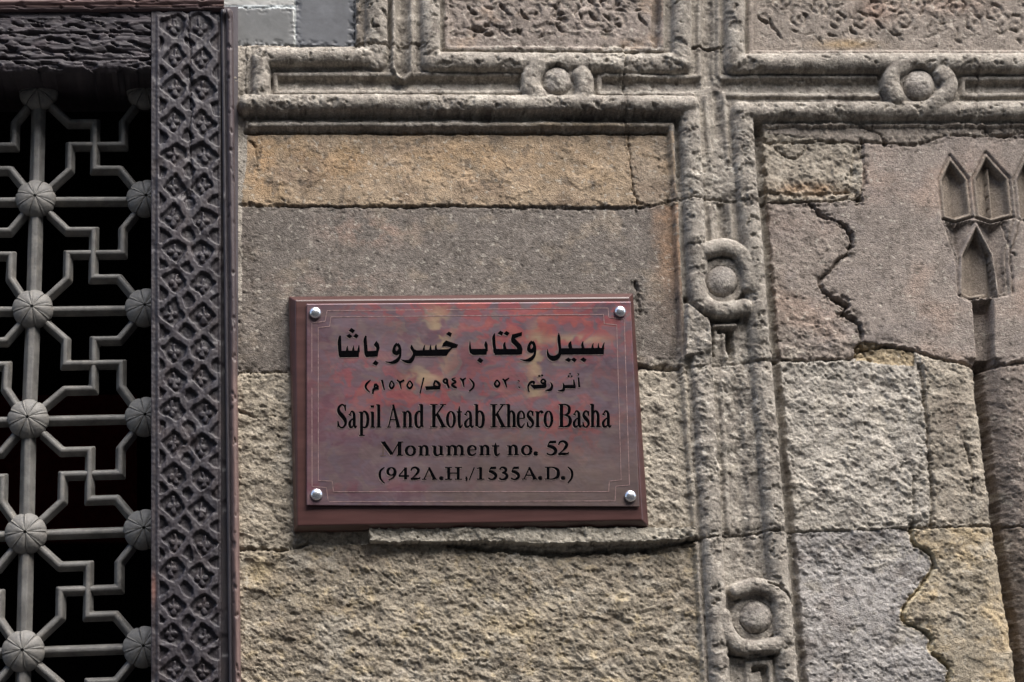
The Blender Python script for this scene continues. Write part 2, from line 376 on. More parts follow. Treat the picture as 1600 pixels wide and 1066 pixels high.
# knots
def knot(cx, cy, r, arms, top=26, hw=13):
    global H
    dd = np.hypot(SX - cx, SY - cy); H = np.where(dd < r + 12, np.maximum(H, 12), H)
    for a in arms: roll(a, hw, top + 1, 5, curve=True, er=0.35, pw=.24)
    d = np.hypot(SX - cx, SY - cy)
    H = np.where((d < r + 4.5) & (d >= r - 1), np.minimum(H, 9 + 3.5 * (d - r)), H)
    H = np.where(d < r, 7 + (top - 9) * np.clip(1 - ((d + 1.5 * fbm(X / 12, Y / 12, 2, 53)) / (r + .5)) ** 2, 0, 1) ** 0.5, H)
knot(868, 132, 22, [[(838, 108), (829, 124), (829, 144), (838, 158)], [(907, 124), (911, 138), (909, 160)]], hw=15.5)
knot(1432, 138, 24.5, [[(1408, 106), (1391, 118), (1387, 138), (1395, 158)], [(1466, 122), (1477, 134), (1474, 152), (1452, 170)]], 27, hw=14)
knot(1125, 443, 24.5, [[(1100, 396), (1128, 390), (1152, 400), (1166, 425), (1168, 450)], [(1084, 440), (1090, 466), (1106, 485), (1132, 489), (1160, 484)]])
knot(1178, 967, 25.5, [[(1148, 925), (1178, 918), (1206, 928), (1220, 955), (1220, 980)], [(1126, 965), (1132, 990), (1150, 1010), (1178, 1016), (1215, 1008)]])
knot(1990, 136, 24, [[(1980, 104), (1950, 112), (1940, 136), (1950, 156), (1980, 168)], [(2000, 110), (2024, 118), (2034, 138), (2026, 160), (2000, 172)]])
for pl_, hh_ in (([(1068, 474), (1086, 490), (1107, 508), (1110, 556), (1066, 562)], 22), ([(1160, 1034), (1206, 1030), (1208, 1100), (1163, 1100)], 12)):
    x0, y0 = min(p[0] for p in pl_) - 8, min(p[1] for p in pl_) - 8; x1, y1 = max(p[0] for p in pl_) + 8, max(p[1] for p in pl_) + 8
    i0, i1 = np.searchsorted(ys, [y0, y1]); j0, j1 = np.searchsorted(xs, [x0, x1]); sl = (slice(i0, i1), slice(j0, j1))
    H[sl] = np.maximum(H[sl], 5 + (hh_ - 5) * sst(-1, 3, sdf(SX[sl], SY[sl], pl_)))
cut([(1176, 1048), (1192, 1046), (1194, 1100)], 7, 14, jit=.2, soft=.4)
cut([(1123, 520), (1136, 519), (1138, 548)], 6, 10, jit=.2, soft=.4)
roll([(1112, 513), (1146, 512)], 3.5, 14, 5, er=.3)
cut([(1070, 470), (1086, 487), (1108, 504), (1152, 502)], 5, 13, curve=True, jit=.4)
cut([(1108, 504), (1114, 556)], 3.5, 9, jit=.3)
cut([(1196, 914), (1218, 925), (1236, 945)], 2.5, 7, curve=True, jit=.3)
cut([(1135, 1026), (1210, 1024)], 4, 12, jit=.4)
# arabesque carving, worn: rings, stems and leaves
rng = np.random.default_rng(7)
rings2 = [(355, 20), (535, 40), (435, 95), (615, 105), (720, 100), (790, 50), (920, 100), (980, 35), (1170, 40), (1245, 115), (1340, 65), (1435, 115), (870, 25), (1090, 15)]
rings = [(1100 + a / 2.962, b / 2.962) for a, b in rings2]
rings += [(1100 + a / 2.962 + 12 * rng.standard_normal() + sx, b / 2.962 - 45 * q + sy) for q in range(1, 5) for (a, b) in rings2[::2] for (sx, sy) in ((0, 0),)]
rings += [(1620 + 33 * i + 6 * rng.standard_normal(), 10 + 40 * (i % 2) + 5 * rng.standard_normal()) for i in range(26)]
rings += [(765, 4), (863, 2), (950, 6), (728, -30), (800, -28), (905, -34), (990, -22), (760, -64), (850, -70), (940, -60)]
def local(cx, cy, r):
    i0, i1 = np.searchsorted(ys, [cy - r, cy + r]); j0, j1 = np.searchsorted(xs, [cx - r, cx + r])
    return (slice(i0, i1), slice(j0, j1)) if i1 > i0 and j1 > j0 else None
for n, (cx, cy) in enumerate(rings):
    sl = local(cx, cy, 22)
    if sl is None: continue
    d = np.hypot(WX[sl] - cx, (WY[sl] - cy)); g = 1 if cx > 1100 else 1.2
    a = np.arctan2(WY[sl] - cy, WX[sl] - cx)
    rr = 8.5 + 0.9 * np.cos(6 * a + n)
    H[sl] -= 4.6 * g * np.exp(-((d - rr - 3.3) / 2.0) ** 2) * (0.7 + 0.5 * np.sin(a * 2 + n)) + 3.6 * np.exp(-(d / 3.0) ** 2)
def leaf(cx, cy, ang, ln, wd, dep):
    sl = local(cx, cy, ln + 6)
    if sl is None: return
    u = (WX[sl] - cx) * math.cos(ang) + (WY[sl] - cy) * math.sin(ang); v = -(WX[sl] - cx) * math.sin(ang) + (WY[sl] - cy) * math.cos(ang)
    v = v - 0.02 * u * u * (1 if (cx * 7) % 2 > 1 else -1)
    H[sl] -= dep * np.clip(1 - (u / ln) ** 2 - (v / wd) ** 2, 0, 1) ** 0.6
def scroll(x_, y_, pitch, amp, seed_):
    row = np.floor(y_ / pitch); xo = x_ + (row % 2) * pitch / 2; col_ = np.floor(xo / pitch)
    lx_ = xo - (col_ + .5) * pitch; ly_ = y_ - (row + .5) * pitch; rr = np.hypot(lx_, ly_); aa = np.arctan2(ly_, lx_ * np.where((row + col_) % 2, 1, -1))
    sp = np.sin(rr * 2 * math.pi / (pitch * .36) - aa * 2 + row); arm = sst(-.35, .15, sp) * sst(pitch * .66, pitch * .5, rr)
    out_ = sst(.2, .6, np.cos(aa * 5 + col_)) * sst(pitch * .42, pitch * .5, rr)
    return amp * (np.maximum(arm, out_) - .6)
PW = X + 5 * fbm(X / 18, Y / 18, 3, 181), Y + 5 * fbm(X / 18, Y / 18, 3, 183)
H += m_('pan1') * sst(66, 52, Y) * sst(1015, 985, X) * scroll(PW[0] - 700, PW[1] + 300, 44, 3.2, 1) * sst(-.35, .1, fbm(X / 30, Y / 30, 3, 185))
H += m_('pan2') * sst(70, 58, Y) * sst(1178, 1195, X) * scroll(PW[0] - 1170, PW[1] + 302, 52, 2.2, 2) * sst(-.2, .25, fbm(X / 30, Y / 30, 3, 187))
pos = [(700 + 330 * rng.random(), -100 + 162 * rng.random()) for _ in range(62)]
for cx, cy in pos:
    if cy > 50 and cx > 960: continue
    leaf(cx, cy, 0.75 + 0.7 * rng.standard_normal() * (1 if rng.random() < .7 else 2.2), 4 + 9 * rng.random(), 2 + 1.8 * rng.random(), 4.5 + 2.5 * rng.random())
for _ in range(120):
    leaf(1190 + (450 if _ < 70 else 1200) * rng.random(), -100 + 168 * rng.random(), rng.random() * 3.14, 4 + 6 * rng.random(), 1.6 + 1.2 * rng.random(), 1.5 + 2 * rng.random())
for l in ((1191, 35, .5, 12, 3, 7), (1205, 42, 1.1, 12, 3, 7), (1216, 56, 1.0, 9, 2.5, 6), (1240, 52, .1, 7, 2, 4), (1298, 58, .2, 8, 2.4, 5), (1330, 52, .8, 9, 3, 6), (1372, 42, .7, 10, 2.5, 5),
          (1400, 58, .05, 9, 2, 4), (1450, 45, 1.8, 12, 1.8, 4), (1493, 55, 1.6, 10, 1.8, 4), (1470, 40, .0, 12, 1.8, 4),
          (735, 20, .8, 12, 3, 7), (748, 50, .2, 14, 3, 8), (760, 57, .1, 10, 3, 7), (785, 18, .8, 12, 3, 7), (818, 28, .8, 13, 3, 7), (925, 8, .8, 14, 3, 7), (925, 30, .8, 12, 3, 6),
          (880, 36, .3, 8, 3, 6), (948, 52, .1, 9, 2.5, 6), (780, 52, 1.2, 6, 2.5, 6), (810, 52, 1.2, 6, 2.5, 6), (900, 22, 2.0, 10, 1.5, 4)): leaf(*l)
# niches (pointed cells of a muqarnas band) on the right
def niche(pts, dep, ridge=True, sl_=None):
    global H
    x0 = min(p[0] for p in pts) - 14; x1 = max(p[0] for p in pts) + 14; y0 = min(p[1] for p in pts) - 14; y1 = max(p[1] for p in pts) + 14
    i0, i1 = np.searchsorted(ys, [y0, y1]); j0, j1 = np.searchsorted(xs, [x0, x1]); sl = (slice(i0, i1), slice(j0, j1))
    s = sdf(SX[sl], SY[sl], pts); cx = sum(p[0] for p in pts) / len(pts); w = (x1 - x0) / 2 - 14
    H[sl] = np.where(s > 0, np.minimum(H[sl], 2 - dep * sst(3, 8, s) * (0.55 + 0.45 * np.clip(1 - np.abs(SX[sl] - cx) / w, 0, 1) * 1.6)), H[sl])
    if ridge: H[sl] -= 5 * np.exp(-((s + 1.5) / 1.7) ** 2)
NP = []
def niche_set(dx):
    A = [(1483, 245), (1467, 281), (1473, 341), (1492, 347), (1517, 339), (1511, 281)]
    B = [(1539, 241), (1520, 279), (1526, 339), (1548, 347), (1581, 338), (1575, 279)]
    Lw = [(1524, 354), (1502, 399), (1501, 459), (1516, 467), (1556, 461), (1548, 399)]
    sh = lambda q: [(x + dx, y) for x, y in q]
    und = sh([(1474, 344), (1492, 349), (1520, 342), (1548, 350), (1584, 341), (1568, 395), (1572, 460), (1516, 470), (1499, 462), (1494, 402)])
    niche(und, 6)
    i0, i1 = np.searchsorted(ys, [340, 475]); j0, j1 = np.searchsorted(xs, [1465 + dx, 1595 + dx]); sl = (slice(i0, i1), slice(j0, j1))
    su = sdf(SX[sl], SY[sl], und); ax_ = np.abs(SX[sl] - dx - 1494 - .06 * (Y[sl] - 345)); bx_ = np.abs(SX[sl] - dx - 1549)
    H[sl] = np.where(su > 2, np.minimum(H[sl], -15 + .62 * np.minimum(ax_, bx_)), H[sl])
    niche(sh(A), 16); niche(sh(B), 18); niche(sh(Lw), 19)
    for q in (A, B, Lw): NP.append(sh(q))
    roll(sh([(1524, 352), (1548, 399), (1558, 462)]), 3, 5, -4, er=0); roll(sh([(1524, 352), (1501, 400), (1500, 460)]), 3, 4, -4, er=0)
    roll(sh([(1546, 262), (1552, 340)]), 2.2, -8, -16, er=0)
    # splayed shaft below
    w = sh([(1518, 470), (1551, 466), (1553, 575), (1526, 578)])
    i0, i1 = np.searchsorted(ys, [455, 592]); j0, j1 = np.searchsorted(xs, [1490 + dx, 1580 + dx]); sl = (slice(i0, i1), slice(j0, j1))
    s = sdf(SX[sl], SY[sl], w); H[sl] -= 28 * sst(-1, 4, s)
niche_set(0); niche_set(128); niche_set(256)
niche([(1604, 238), (1584, 281), (1590, 341), (1612, 347), (1640, 338), (1637, 279)], 19)
cut([(1565, 345), (1578, 392), (1585, 400)], 2.5, 5, jit=.2); cut([(1597, 340), (1577, 398), (1581, 462)], 2.2, 5, jit=.2)
for n, q in enumerate(NP):
    region(inpoly(SX, SY, q), 'niche', f'n{n}')
# deep vertical groove on the right, blocks rounded towards it
dg = dpoly(WX, WY, grooveR); below = (WY > 560)
H -= np.where(below & (X > 1440), 18 * np.exp(-(dg / 17.0) ** 2) + 30 * np.clip(1 - (dg / 10) ** 2, 0, 1), 0)
H += np.where(below & (X > xat(grooveR, Y)) & (X < 2100), -10 * np.exp(-((X - xat(grooveR, Y) - 10) / 18) ** 2), 0)
# joints
J = [([(345, 320), (500, 323), (720, 322), (860, 326), (985, 326), (1046, 319)], 3.0, 4), ([(981, 205), (985, 260), (990, 300), (999, 326)], 1.8, 5),
     ([(360, 583), (460, 583)], 3, 6), ([(1000, 574), (1062, 578)], 6, 9), ([(1062, 578), (1110, 575), (1200, 566)], 2.5, 3),
     (j_low[:3], 3, 8), (j_low[3:6], 6, 15), (j_low[5:7], 4, 11), (j_low[6:], 2.2, 6), (wavy1, 3.6, 11), ([(1300, 468), (1324, 480), (1316, 492)], 5, 8), (hj560, 3, 8),
     (wavy2[:30], 3.6, 11), (wavy2[30:], 3.6, 11), (jR, 4, 8), ([(1425, 745), (1427, 826)], 3, 5), ([(1505, 690), (1518, 730), (1518, 772)], 3, 8),
     ([(973, 78), (974, 150), (976, 208)], 2.0, 5), ([(555, 72), (608, 75), (660, 73)], 2.6, 7), ([(1084, 77), (1124, 79)], 2.4, 8), ([(1044, 316), (1100, 314), (1180, 318), (1265, 317), (1347, 312)], 2.6, 6),
     ([(1170, 226), (1270, 222), (1340, 224), (1430, 228), (1480, 212), (1560, 216), (1620, 205), (2500, 200)], 3.0, 5), ([(1347, 222), (1350, 290), (1340, 316)], 3, 6), ([(1337, 240), (1325, 300)], 6, 4),
     ([(345, 70), (461, 70), (556, 74)], 2, 4), ([(461, -100), (461, 70)], 1.8, 2), ([(345, 9), (461, 9)], 1.8, 2), ([(556, -100), (556, 74)], 2.5, 5),
     ([(1524, 100), (1524, 190)], 1.8, 3), ([(368, 640), (400, 655), (430, 650)], 2.5, 4), ([(1210, 232), (1228, 245), (1246, 250), (1262, 232)], 2.4, 5), ([(1335, 195), (1372, 210), (1384, 226)], 3, 6),
     ([(1532, 190), (1545, 212), (1600, 216)], 2.6, 5), ([(1190, 300), (1240, 307), (1340, 300)], 4, 4), ([(380, 212), (400, 230), (402, 260)], 1.4, 4), ([(1000, 490), (993, 440)], 3, 5), ([(1345, 540), (1360, 566)], 3, 8)]
jprox = np.zeros(X.shape)
for pts, hw, dep in J:
    cut(pts, hw, dep, jit=0.9)
    x0 = min(p[0] for p in pts) - 20; x1 = max(p[0] for p in pts) + 20; y0 = min(p[1] for p in pts) - 20; y1 = max(p[1] for p in pts) + 20
    i0, i1 = np.searchsorted(ys, [y0, y1]); j0, j1 = np.searchsorted(xs, [x0, x1])
    if i1 > i0 and j1 > j0:                          # crumbled arrises
        sl = (slice(i0, i1), slice(j0, j1)); d = dpoly(WX[sl], WY[sl], pts)
        H[sl] -= np.minimum(3.5, dep * .55) * np.clip(1 - d / (hw + 9), 0, 1) ** .6 * sst(.08, .14, fbm(X[sl] / 15, Y[sl] / 11, 4, 47, .65))
for r in edges_y[1:-1]:
    H -= 7 * np.clip(1 - np.abs(WY - r) / 6, 0, 1) * out
# ledge under the plaque breaks off unevenly
# ---- surface texture
rough = {'tan_top': .30, 'tan_top_r': .32, 'mid': .18, 'low_l': .8, 'low_r': .8, 'bottom': .95, 'r_strip': .45, 'r_rough': 1.0, 'r_mid': .38, 'r_smooth': .16, 'mortar': .7,
         'r_low_a': .95, 'r_low_b': .75, 'r_low_c': .6, 'r_bot_a': .55, 'r_bot_b': .6, 'r_bot_c': .6, 'ledge': .7, 'pan1': .35, 'pan2': .28, 'pil': .4, 'strip': .45}
RO = np.full(X.shape, 0.6)
for kname, li in REG.items():
    if kname in rough: RO[LAB == li] = rough[kname]
    elif kname[0] in 'm': RO[LAB == li] = .30
    elif kname[0] == 'b' and kname[1:].isdigit(): RO[LAB == li] = .28
    elif kname[0] == 'n': RO[LAB == li] = .07
    elif kname.startswith('tile'): RO[LAB == li] = .03
RO = RO * (0.75 + 0.5 * sst(-.3, .3, fbm(X / 90, Y / 90, 2, 61))) + 0.45 * ero * inband
RO = np.where(m_('mid'), RO + .8 * sst(535, 585, Y) * sst(980, 1030, X) + .3 * sst(420, 380, X), RO)
RO = np.where(m_('r_mid'), RO + .45 * sst(450, 540, Y), RO)
RO = np.where(m_('r_bot_a'), RO + .35 * blob(1330, 860, 150, 30) + .3 * blob(1400, 1060, 80, 60), RO)
c, s_ = math.cos(math.radians(28)), math.sin(math.radians(28))
U = X * c + Y * s_; V2 = -X * s_ + Y * c
wu = U + 5 * fbm(X / 22, Y / 22, 2, 68); wv = V2 + 5 * fbm(X / 22, Y / 22, 2, 69)
def billow(x, y, o, sd_, g=.55):
    t = 0; a_ = 1.0; w_ = 0
    for i in range(o): t = t + a_ * np.abs(gn(x * 2 ** i + 5 * i, y * 2 ** i - 3 * i, sd_ + i)); w_ += a_; a_ *= g
    return t / w_ * 2
t1 = fbm(wu / 30, wv / 20, 3, 71, .5); t2 = billow(wu / 13, wv / 8.5, 3, 75, .7); t3 = fbm(U / 4.6, V2 / 3.4, 2, 78, .7)
grit = sst(-.35, .3, fbm(X / 34, Y / 30, 3, 79))
pitn = fbm(U / 10, V2 / 6.5, 2, 91); pits = np.clip(pitn - .33, 0, 1)
def terr(v, k, soft=.28):
    q = v * k; f_ = np.floor(q); return (f_ + sst(0, soft, q - f_)) / k
tn = fbm(wu / 42, wv / 30, 6, 171, .62); tm = fbm(wu / 17 + 40, wv / 10, 4, 175, .62)
H += .62 * RO * (2.2 * t1 + 9.0 * terr(tn, 5.5) * .8 + 4.2 * terr(tm, 4.5) - 1.5 * t2 * (.4 + .7 * grit) + 1.5 * t3 * (.55 + .6 * grit)) + 1.4 * fbm(X / 120, Y / 120, 3, 95) * (RO > .1)
H -= np.where(RO > .1, 8 * pits * np.clip(RO + .2, 0, 1), 0)
# flaking plateaus on eroded stones
fl = fbm(X / 60, Y / 44, 5, 97, .6); H += np.where(RO > .55, 1.8 * sst(0, .04, fl) - .9 + 1.2 * sst(.2, .23, fl), 0) + np.where((RO > .25) & (RO <= .55), 1.2 * sst(0.16, .19, fl), 0)
fl2 = fbm(wu / 19, wv / 12, 4, 98, .6); H += np.where(RO > .5, 1.1 * sst(.02, .07, fl2) * np.clip(RO, 0, 1), 0)
# chisel strokes on the smooth dressed face
H += np.where(m_('r_smooth') | m_('r_bot_a'), .25 * fbm(X / 45, Y / 3.2, 2, 99), 0)
H += np.where(m_('mid') | m_('tan_top'), .18 * fbm(X / 60, Y / 4.2, 2, 100), 0)

# ---- colour of the stone itself (patches, lichens, soot-free)
base = {'tan_top': (160, 137, 107), 'tan_top_r': (150, 133, 112), 'mid': (108, 100, 94), 'low_l': (148, 138, 120), 'low_r': (158, 149, 133), 'bottom': (150, 139, 119),
        'r_strip': (142, 131, 120), 'r_rough': (150, 140, 124), 'r_mid': (134, 122, 113), 'r_smooth': (138, 126, 118), 'mortar': (168, 148, 110), 'r_low_a': (166, 160, 150),
        'r_low_b': (150, 140, 124), 'r_low_c': (122, 110, 102), 'r_bot_a': (150, 147, 146), 'r_bot_b': (152, 140, 117), 'r_bot_c': (122, 108, 95), 'ledge': (165, 158, 142),
        'pan1': (134, 122, 114), 'pan2': (134, 123, 113), 'pil': (128, 118, 106), 'strip': (160, 153, 142), 'tileA': (88, 92, 95), 'tileB': (72, 77, 86), 'tileC': (150, 154, 154)}
C = np.zeros(X.shape + (3,)); C[:] = lin(140, 131, 119)
for kname, li in REG.items():
    mk = LAB == li
    if kname in base: C[mk] = lin(*base[kname])
    elif kname[0] == 'm' and not kname == 'mortar': C[mk] = lin(142, 135, 125) * (1 + .06 * math.sin(li * 2.3))
    elif kname[0] == 'b' and kname[1:].isdigit(): C[mk] = lin(140, 134, 128)
    elif kname[0] == 'n' and kname[1:].isdigit(): C[mk] = lin(126, 114, 102)
    elif kname[0] == 'o': C[mk] = lin(138, 128, 114) * (1 + .12 * math.sin(li * 1.7))
def mixc(col, w):
    global C
    w = np.clip(w, 0, 1)[..., None]; C = C * (1 - w) + lin(*col) * w
n_a = fbm(X / 70, Y / 55, 4, 111, .6); n_b = fbm(X / 28, Y / 22, 4, 115, .6); n_c = fbm(X / 140, Y / 110, 3, 119)
stone = ~(m_('tileA') | m_('tileB') | m_('tileC'))
mixc((164, 134, 92), (m_('tan_top') | m_('tan_top_r')) * sst(.0, .35, n_a) * (.3 + .8 * blob(440, 250, 120, 60) + .35 * blob(700, 240, 300, 60)))
mixc((120, 98, 78), (m_('tan_top') | m_('tan_top_r')) * sst(.05, .4, -n_a) * .55)
mixc((160, 118, 78), m_('mid') * (sst(1010, 1046, X + 20 * n_b) * .65 * sst(560, 380, Y)))
mixc((152, 134, 110), m_('mid') * sst(.1, .4, n_a) * .35)
mixc((98, 90, 86), m_('mid') * sst(.0, .4, -n_c) * .5)
mixc((176, 156, 112), m_('bottom') * (sst(.12, .34, n_b) * .55 + .9 * blob(408, 895, 22, 22) + .5 * blob(800, 985, 60, 25) + .4 * blob(520, 940, 50, 20)))
mixc((112, 98, 80), m_('bottom') * sst(.05, .35, -n_a) * .5)
mixc((185, 158, 105), m_('r_bot_b') * sst(-.1, .35, n_a) * .6)
mixc((186, 170, 130), dpoly(WX, WY, wavy2) < 4.5)
mixc((163, 160, 158), m_('r_bot_a') * sst(.0, .35, n_a) * .55)
mixc((120, 112, 108), m_('r_bot_a') * sst(.05, .3, -n_a) * .6)
mixc((172, 140, 85), m_('pan2') * blob(1320, 72, 42, 7) * .75)
mixc((158, 118, 96), m_('pan2') * (blob(1366, 18, 30, 20) * .5 + .3 * blob(1490, 12, 60, 14)))
mixc((155, 128, 102), m_('pan1') * sst(.1, .4, n_a) * .5)
mixc((150, 122, 104), (m_('r_smooth') | m_('r_mid')) * sst(.0, .4, n_c) * .5)
mixc((112, 104, 104), (m_('r_smooth') | m_('r_mid')) * sst(.05, .4, -n_a) * .4)
mixc((170, 128, 80), m_('r_rough') * blob(1265, 296, 60, 9) * .8)
mixc((172, 165, 150), (m_('r_rough') | m_('r_low_a') | m_('low_r')) * sst(.1, .4, n_b) * .35)
mixc((118, 104, 98), (m_('r_mid')) * blob(1230, 350, 60, 40) * .5)
TB = (m_('tan_top') | m_('tan_top_r'))
for col_, w_ in (((184, 142, 86), TB * (.8 * blob(408, 250, 20, 50) + .6 * blob(545, 262, 70, 24) + .35 * blob(760, 250, 200, 40)) * sst(-.3, .1, n_b)),
                 ((104, 84, 70), TB * (.8 * blob(468, 268, 42, 34) + .4 * blob(640, 232, 60, 14)) * sst(-.3, .1, n_b)), ((172, 164, 152), TB * (.6 * blob(600, 262, 26, 22) + .5 * blob(962, 255, 18, 25)) * sst(-.1, .15, n_b)),
                 ((138, 108, 92), m_('mid') * (.7 * blob(575, 362, 70, 22) + .3 * blob(520, 440, 120, 16)) * sst(-.2, .15, n_b)), ((92, 86, 82), m_('mid') * .5 * blob(430, 360, 50, 60)),
                 ((104, 92, 78), m_('bottom') * (.8 * blob(565, 872, 60, 20) + .5 * blob(1050, 950, 30, 80) + .6 * blob(960, 885, 60, 24) + .45 * blob(450, 980, 60, 50)) * sst(-.3, .1, n_b)),
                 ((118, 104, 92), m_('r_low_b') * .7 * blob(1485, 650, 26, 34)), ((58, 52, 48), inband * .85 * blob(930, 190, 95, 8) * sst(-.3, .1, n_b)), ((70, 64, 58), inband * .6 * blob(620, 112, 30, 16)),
                 ((150, 126, 84), inband * .6 * blob(900, 199, 130, 4)), ((112, 102, 96), m_('r_smooth') * sst(.02, .3, fbm(X / 50, Y / 130, 3, 143)) * .4)):
    mixc(col_, w_)
# grime film and pale limewash traces over the mouldings
mixc((100, 92, 86), inband * sst(.08, .4, fbm(X / 60, Y / 25, 4, 131, .6)) * .55)
mixc((178, 172, 160), inband * sst(.1, .42, fbm(X / 40, Y / 60, 4, 135, .6)) * .5)
mixc((165, 150, 130), (dpoly(X, Y, [(366, 590), (372, 1066)]) < 9 + 6 * n_b) * (X < 395) * .6 * stone)
C *= (1 + .34 * n_b * stone + .26 * n_c + .30 * n_b * ~stone + .2 * fbm(X / 22, Y / 110, 3, 197))[..., None]
mixc((186, 180, 168), inband * sst(.18, .26, fbm(X / 15, Y / 13, 4, 191, .65)) * (.35 + .6 * ero))
mixc((190, 184, 170), (RO > .12) * (RO < .9) * stone * sst(.27, .33, fbm(X / 10, Y / 9, 4, 199, .65)) * .45)
mixc((176, 168, 152), (RO > .6) * sst(.12, .3, fbm(X / 80, Y / 60, 5, 201, .6)) * .5)
mixc((84, 76, 70), (RO > .12) * sst(.2, .3, fbm(X / 26, Y / 34, 5, 193, .65)) * .55)
C *= (1 + .30 * fbm(X / 6, Y / 5, 3, 141, .7) * stone)[..., None]
# darker colour in the pits
C *= (1 - .35 * np.clip(pits * 6, 0, 1) * (RO > .1))[..., None]
lum = C.mean(-1, keepdims=True); C = lum * np.array([1.04, 1.0, .94]) * .38 + C * .62; C = C * np.array([1.02, 1.0, .975]) * (lum / .21) ** -.12
C = np.clip(C, 0.01, 0.8)
TILEL = dpoly(SX, SY, [(461, -100), (461, 70)]); mixc((170, 172, 168), (TILEL < 1.8) * (Y < 71)); mixc((190, 196, 196), (np.abs(SY - 8) < 2.5) * (X < 461) * (X > 345))
H = np.where((X > WIN[0] - 12) & (X < 372) & (Y > 0) & (Y < WIN[3] + 12), np.minimum(H, 9), H)

# ---- build one mesh per stone
wall = thing('stone_wall', 'weathered carved limestone wall with interlaced roll mouldings around the sign', 'wall', tuple(P(1180, 1900)))
PT = P(X, Y, H)
ny, nx = X.shape
Fg = grid_faces(ny, nx).reshape(-1, 4)
fl_lab = LAB[:-1, :-1].ravel()
cxm = (X[:-1, :-1] + X[1:, 1:]) / 2; cym = (Y[:-1, :-1] + Y[1:, 1:]) / 2
keep = ~((cxm > WIN[0]) & (cxm < WIN[1] + (cym - 20) * 0.012) & (cym > WIN[2]) & (cym < WIN[3])).ravel()
Pf = PT.reshape(-1, 3); Cf = C.reshape(-1, 3)
stone_labels = {'tan_top': 'long tan block with ochre patches', 'mid': 'smooth grey brown pitted block', 'bottom': 'rough yellowish block with ochre crust', 'mortar': 'yellow crumbling mortar wedge',
                'r_bot_a': 'pale blue grey block with wavy edge', 'r_bot_b': 'yellowish block with rounded edge', 'r_smooth': 'smooth dressed block with niches cut in', 'r_rough': 'badly flaked rough block',
                'r_low_a': 'large pale rough block', 'pan1': 'worn panel of leaf carving', 'pan2': 'worn panel of carved rosettes'}
rk = {v: k for k, v in REG.items()}
for li, nm in enumerate(names):
    sel = np.nonzero((fl_lab == li) & keep)[0]
    if len(sel) < 6: continue
    f = Fg[sel]; uq, inv = np.unique(f.ravel(), return_inverse=True)
    mt = M_TILE if nm == 'marble_slab' else M_STONE
    o = mesh_obj(nm, Pf[uq], inv.reshape(-1, 4), mt, wall, Cf[uq])
    if rk[li] in stone_labels: o['label'] = stone_labels[rk[li]]

# ================================================================== helpers for solid parts
def box_px(x0, x1, y0, y1, h0, h1):
    """closed box between survey px limits and heights h0<h1 (mm)"""
    q = [(x0, y0), (x1, y0), (x1, y1), (x0, y1)]
    V = [P(a, b, h1) for a, b in q] + [P(a, b, h0) for a, b in q]
    Fc = [(0, 3, 2, 1), (4, 5, 6, 7), (0, 1, 5, 4), (1, 2, 6, 5), (2, 3, 7, 6), (3, 0, 4, 7)]
    return V, Fc
def relief(name, xa, ya, hfun, mat, colf, parent, back, clip=None):
    XX, YY = np.meshgrid(xa, ya); hh = hfun(XX, YY); V = P(XX, YY, hh).reshape(-1, 3); ny, nx = XX.shape
    Fq = grid_faces(ny, nx).reshape(-1, 4); idx = np.arange(ny * nx).reshape(ny, nx)
    ring = np.concatenate([idx[0, :-1], idx[:-1, -1], idx[-1, :0:-1], idx[:0:-1, 0]])
    bv = V[ring].copy(); bv[:, 1] = -back / 1000
    V = np.vstack([V, bv]); n = len(ring); b0 = ny * nx
    side = np.array([[ring[i], ring[(i + 1) % n], b0 + (i + 1) % n, b0 + i] for i in range(n)])
    cc = colf(XX, YY, hh).reshape(-1, 3); cc = np.vstack([cc, cc[ring]])
    return mesh_obj(name, V, np.vstack([Fq, side]), mat, parent, cc)

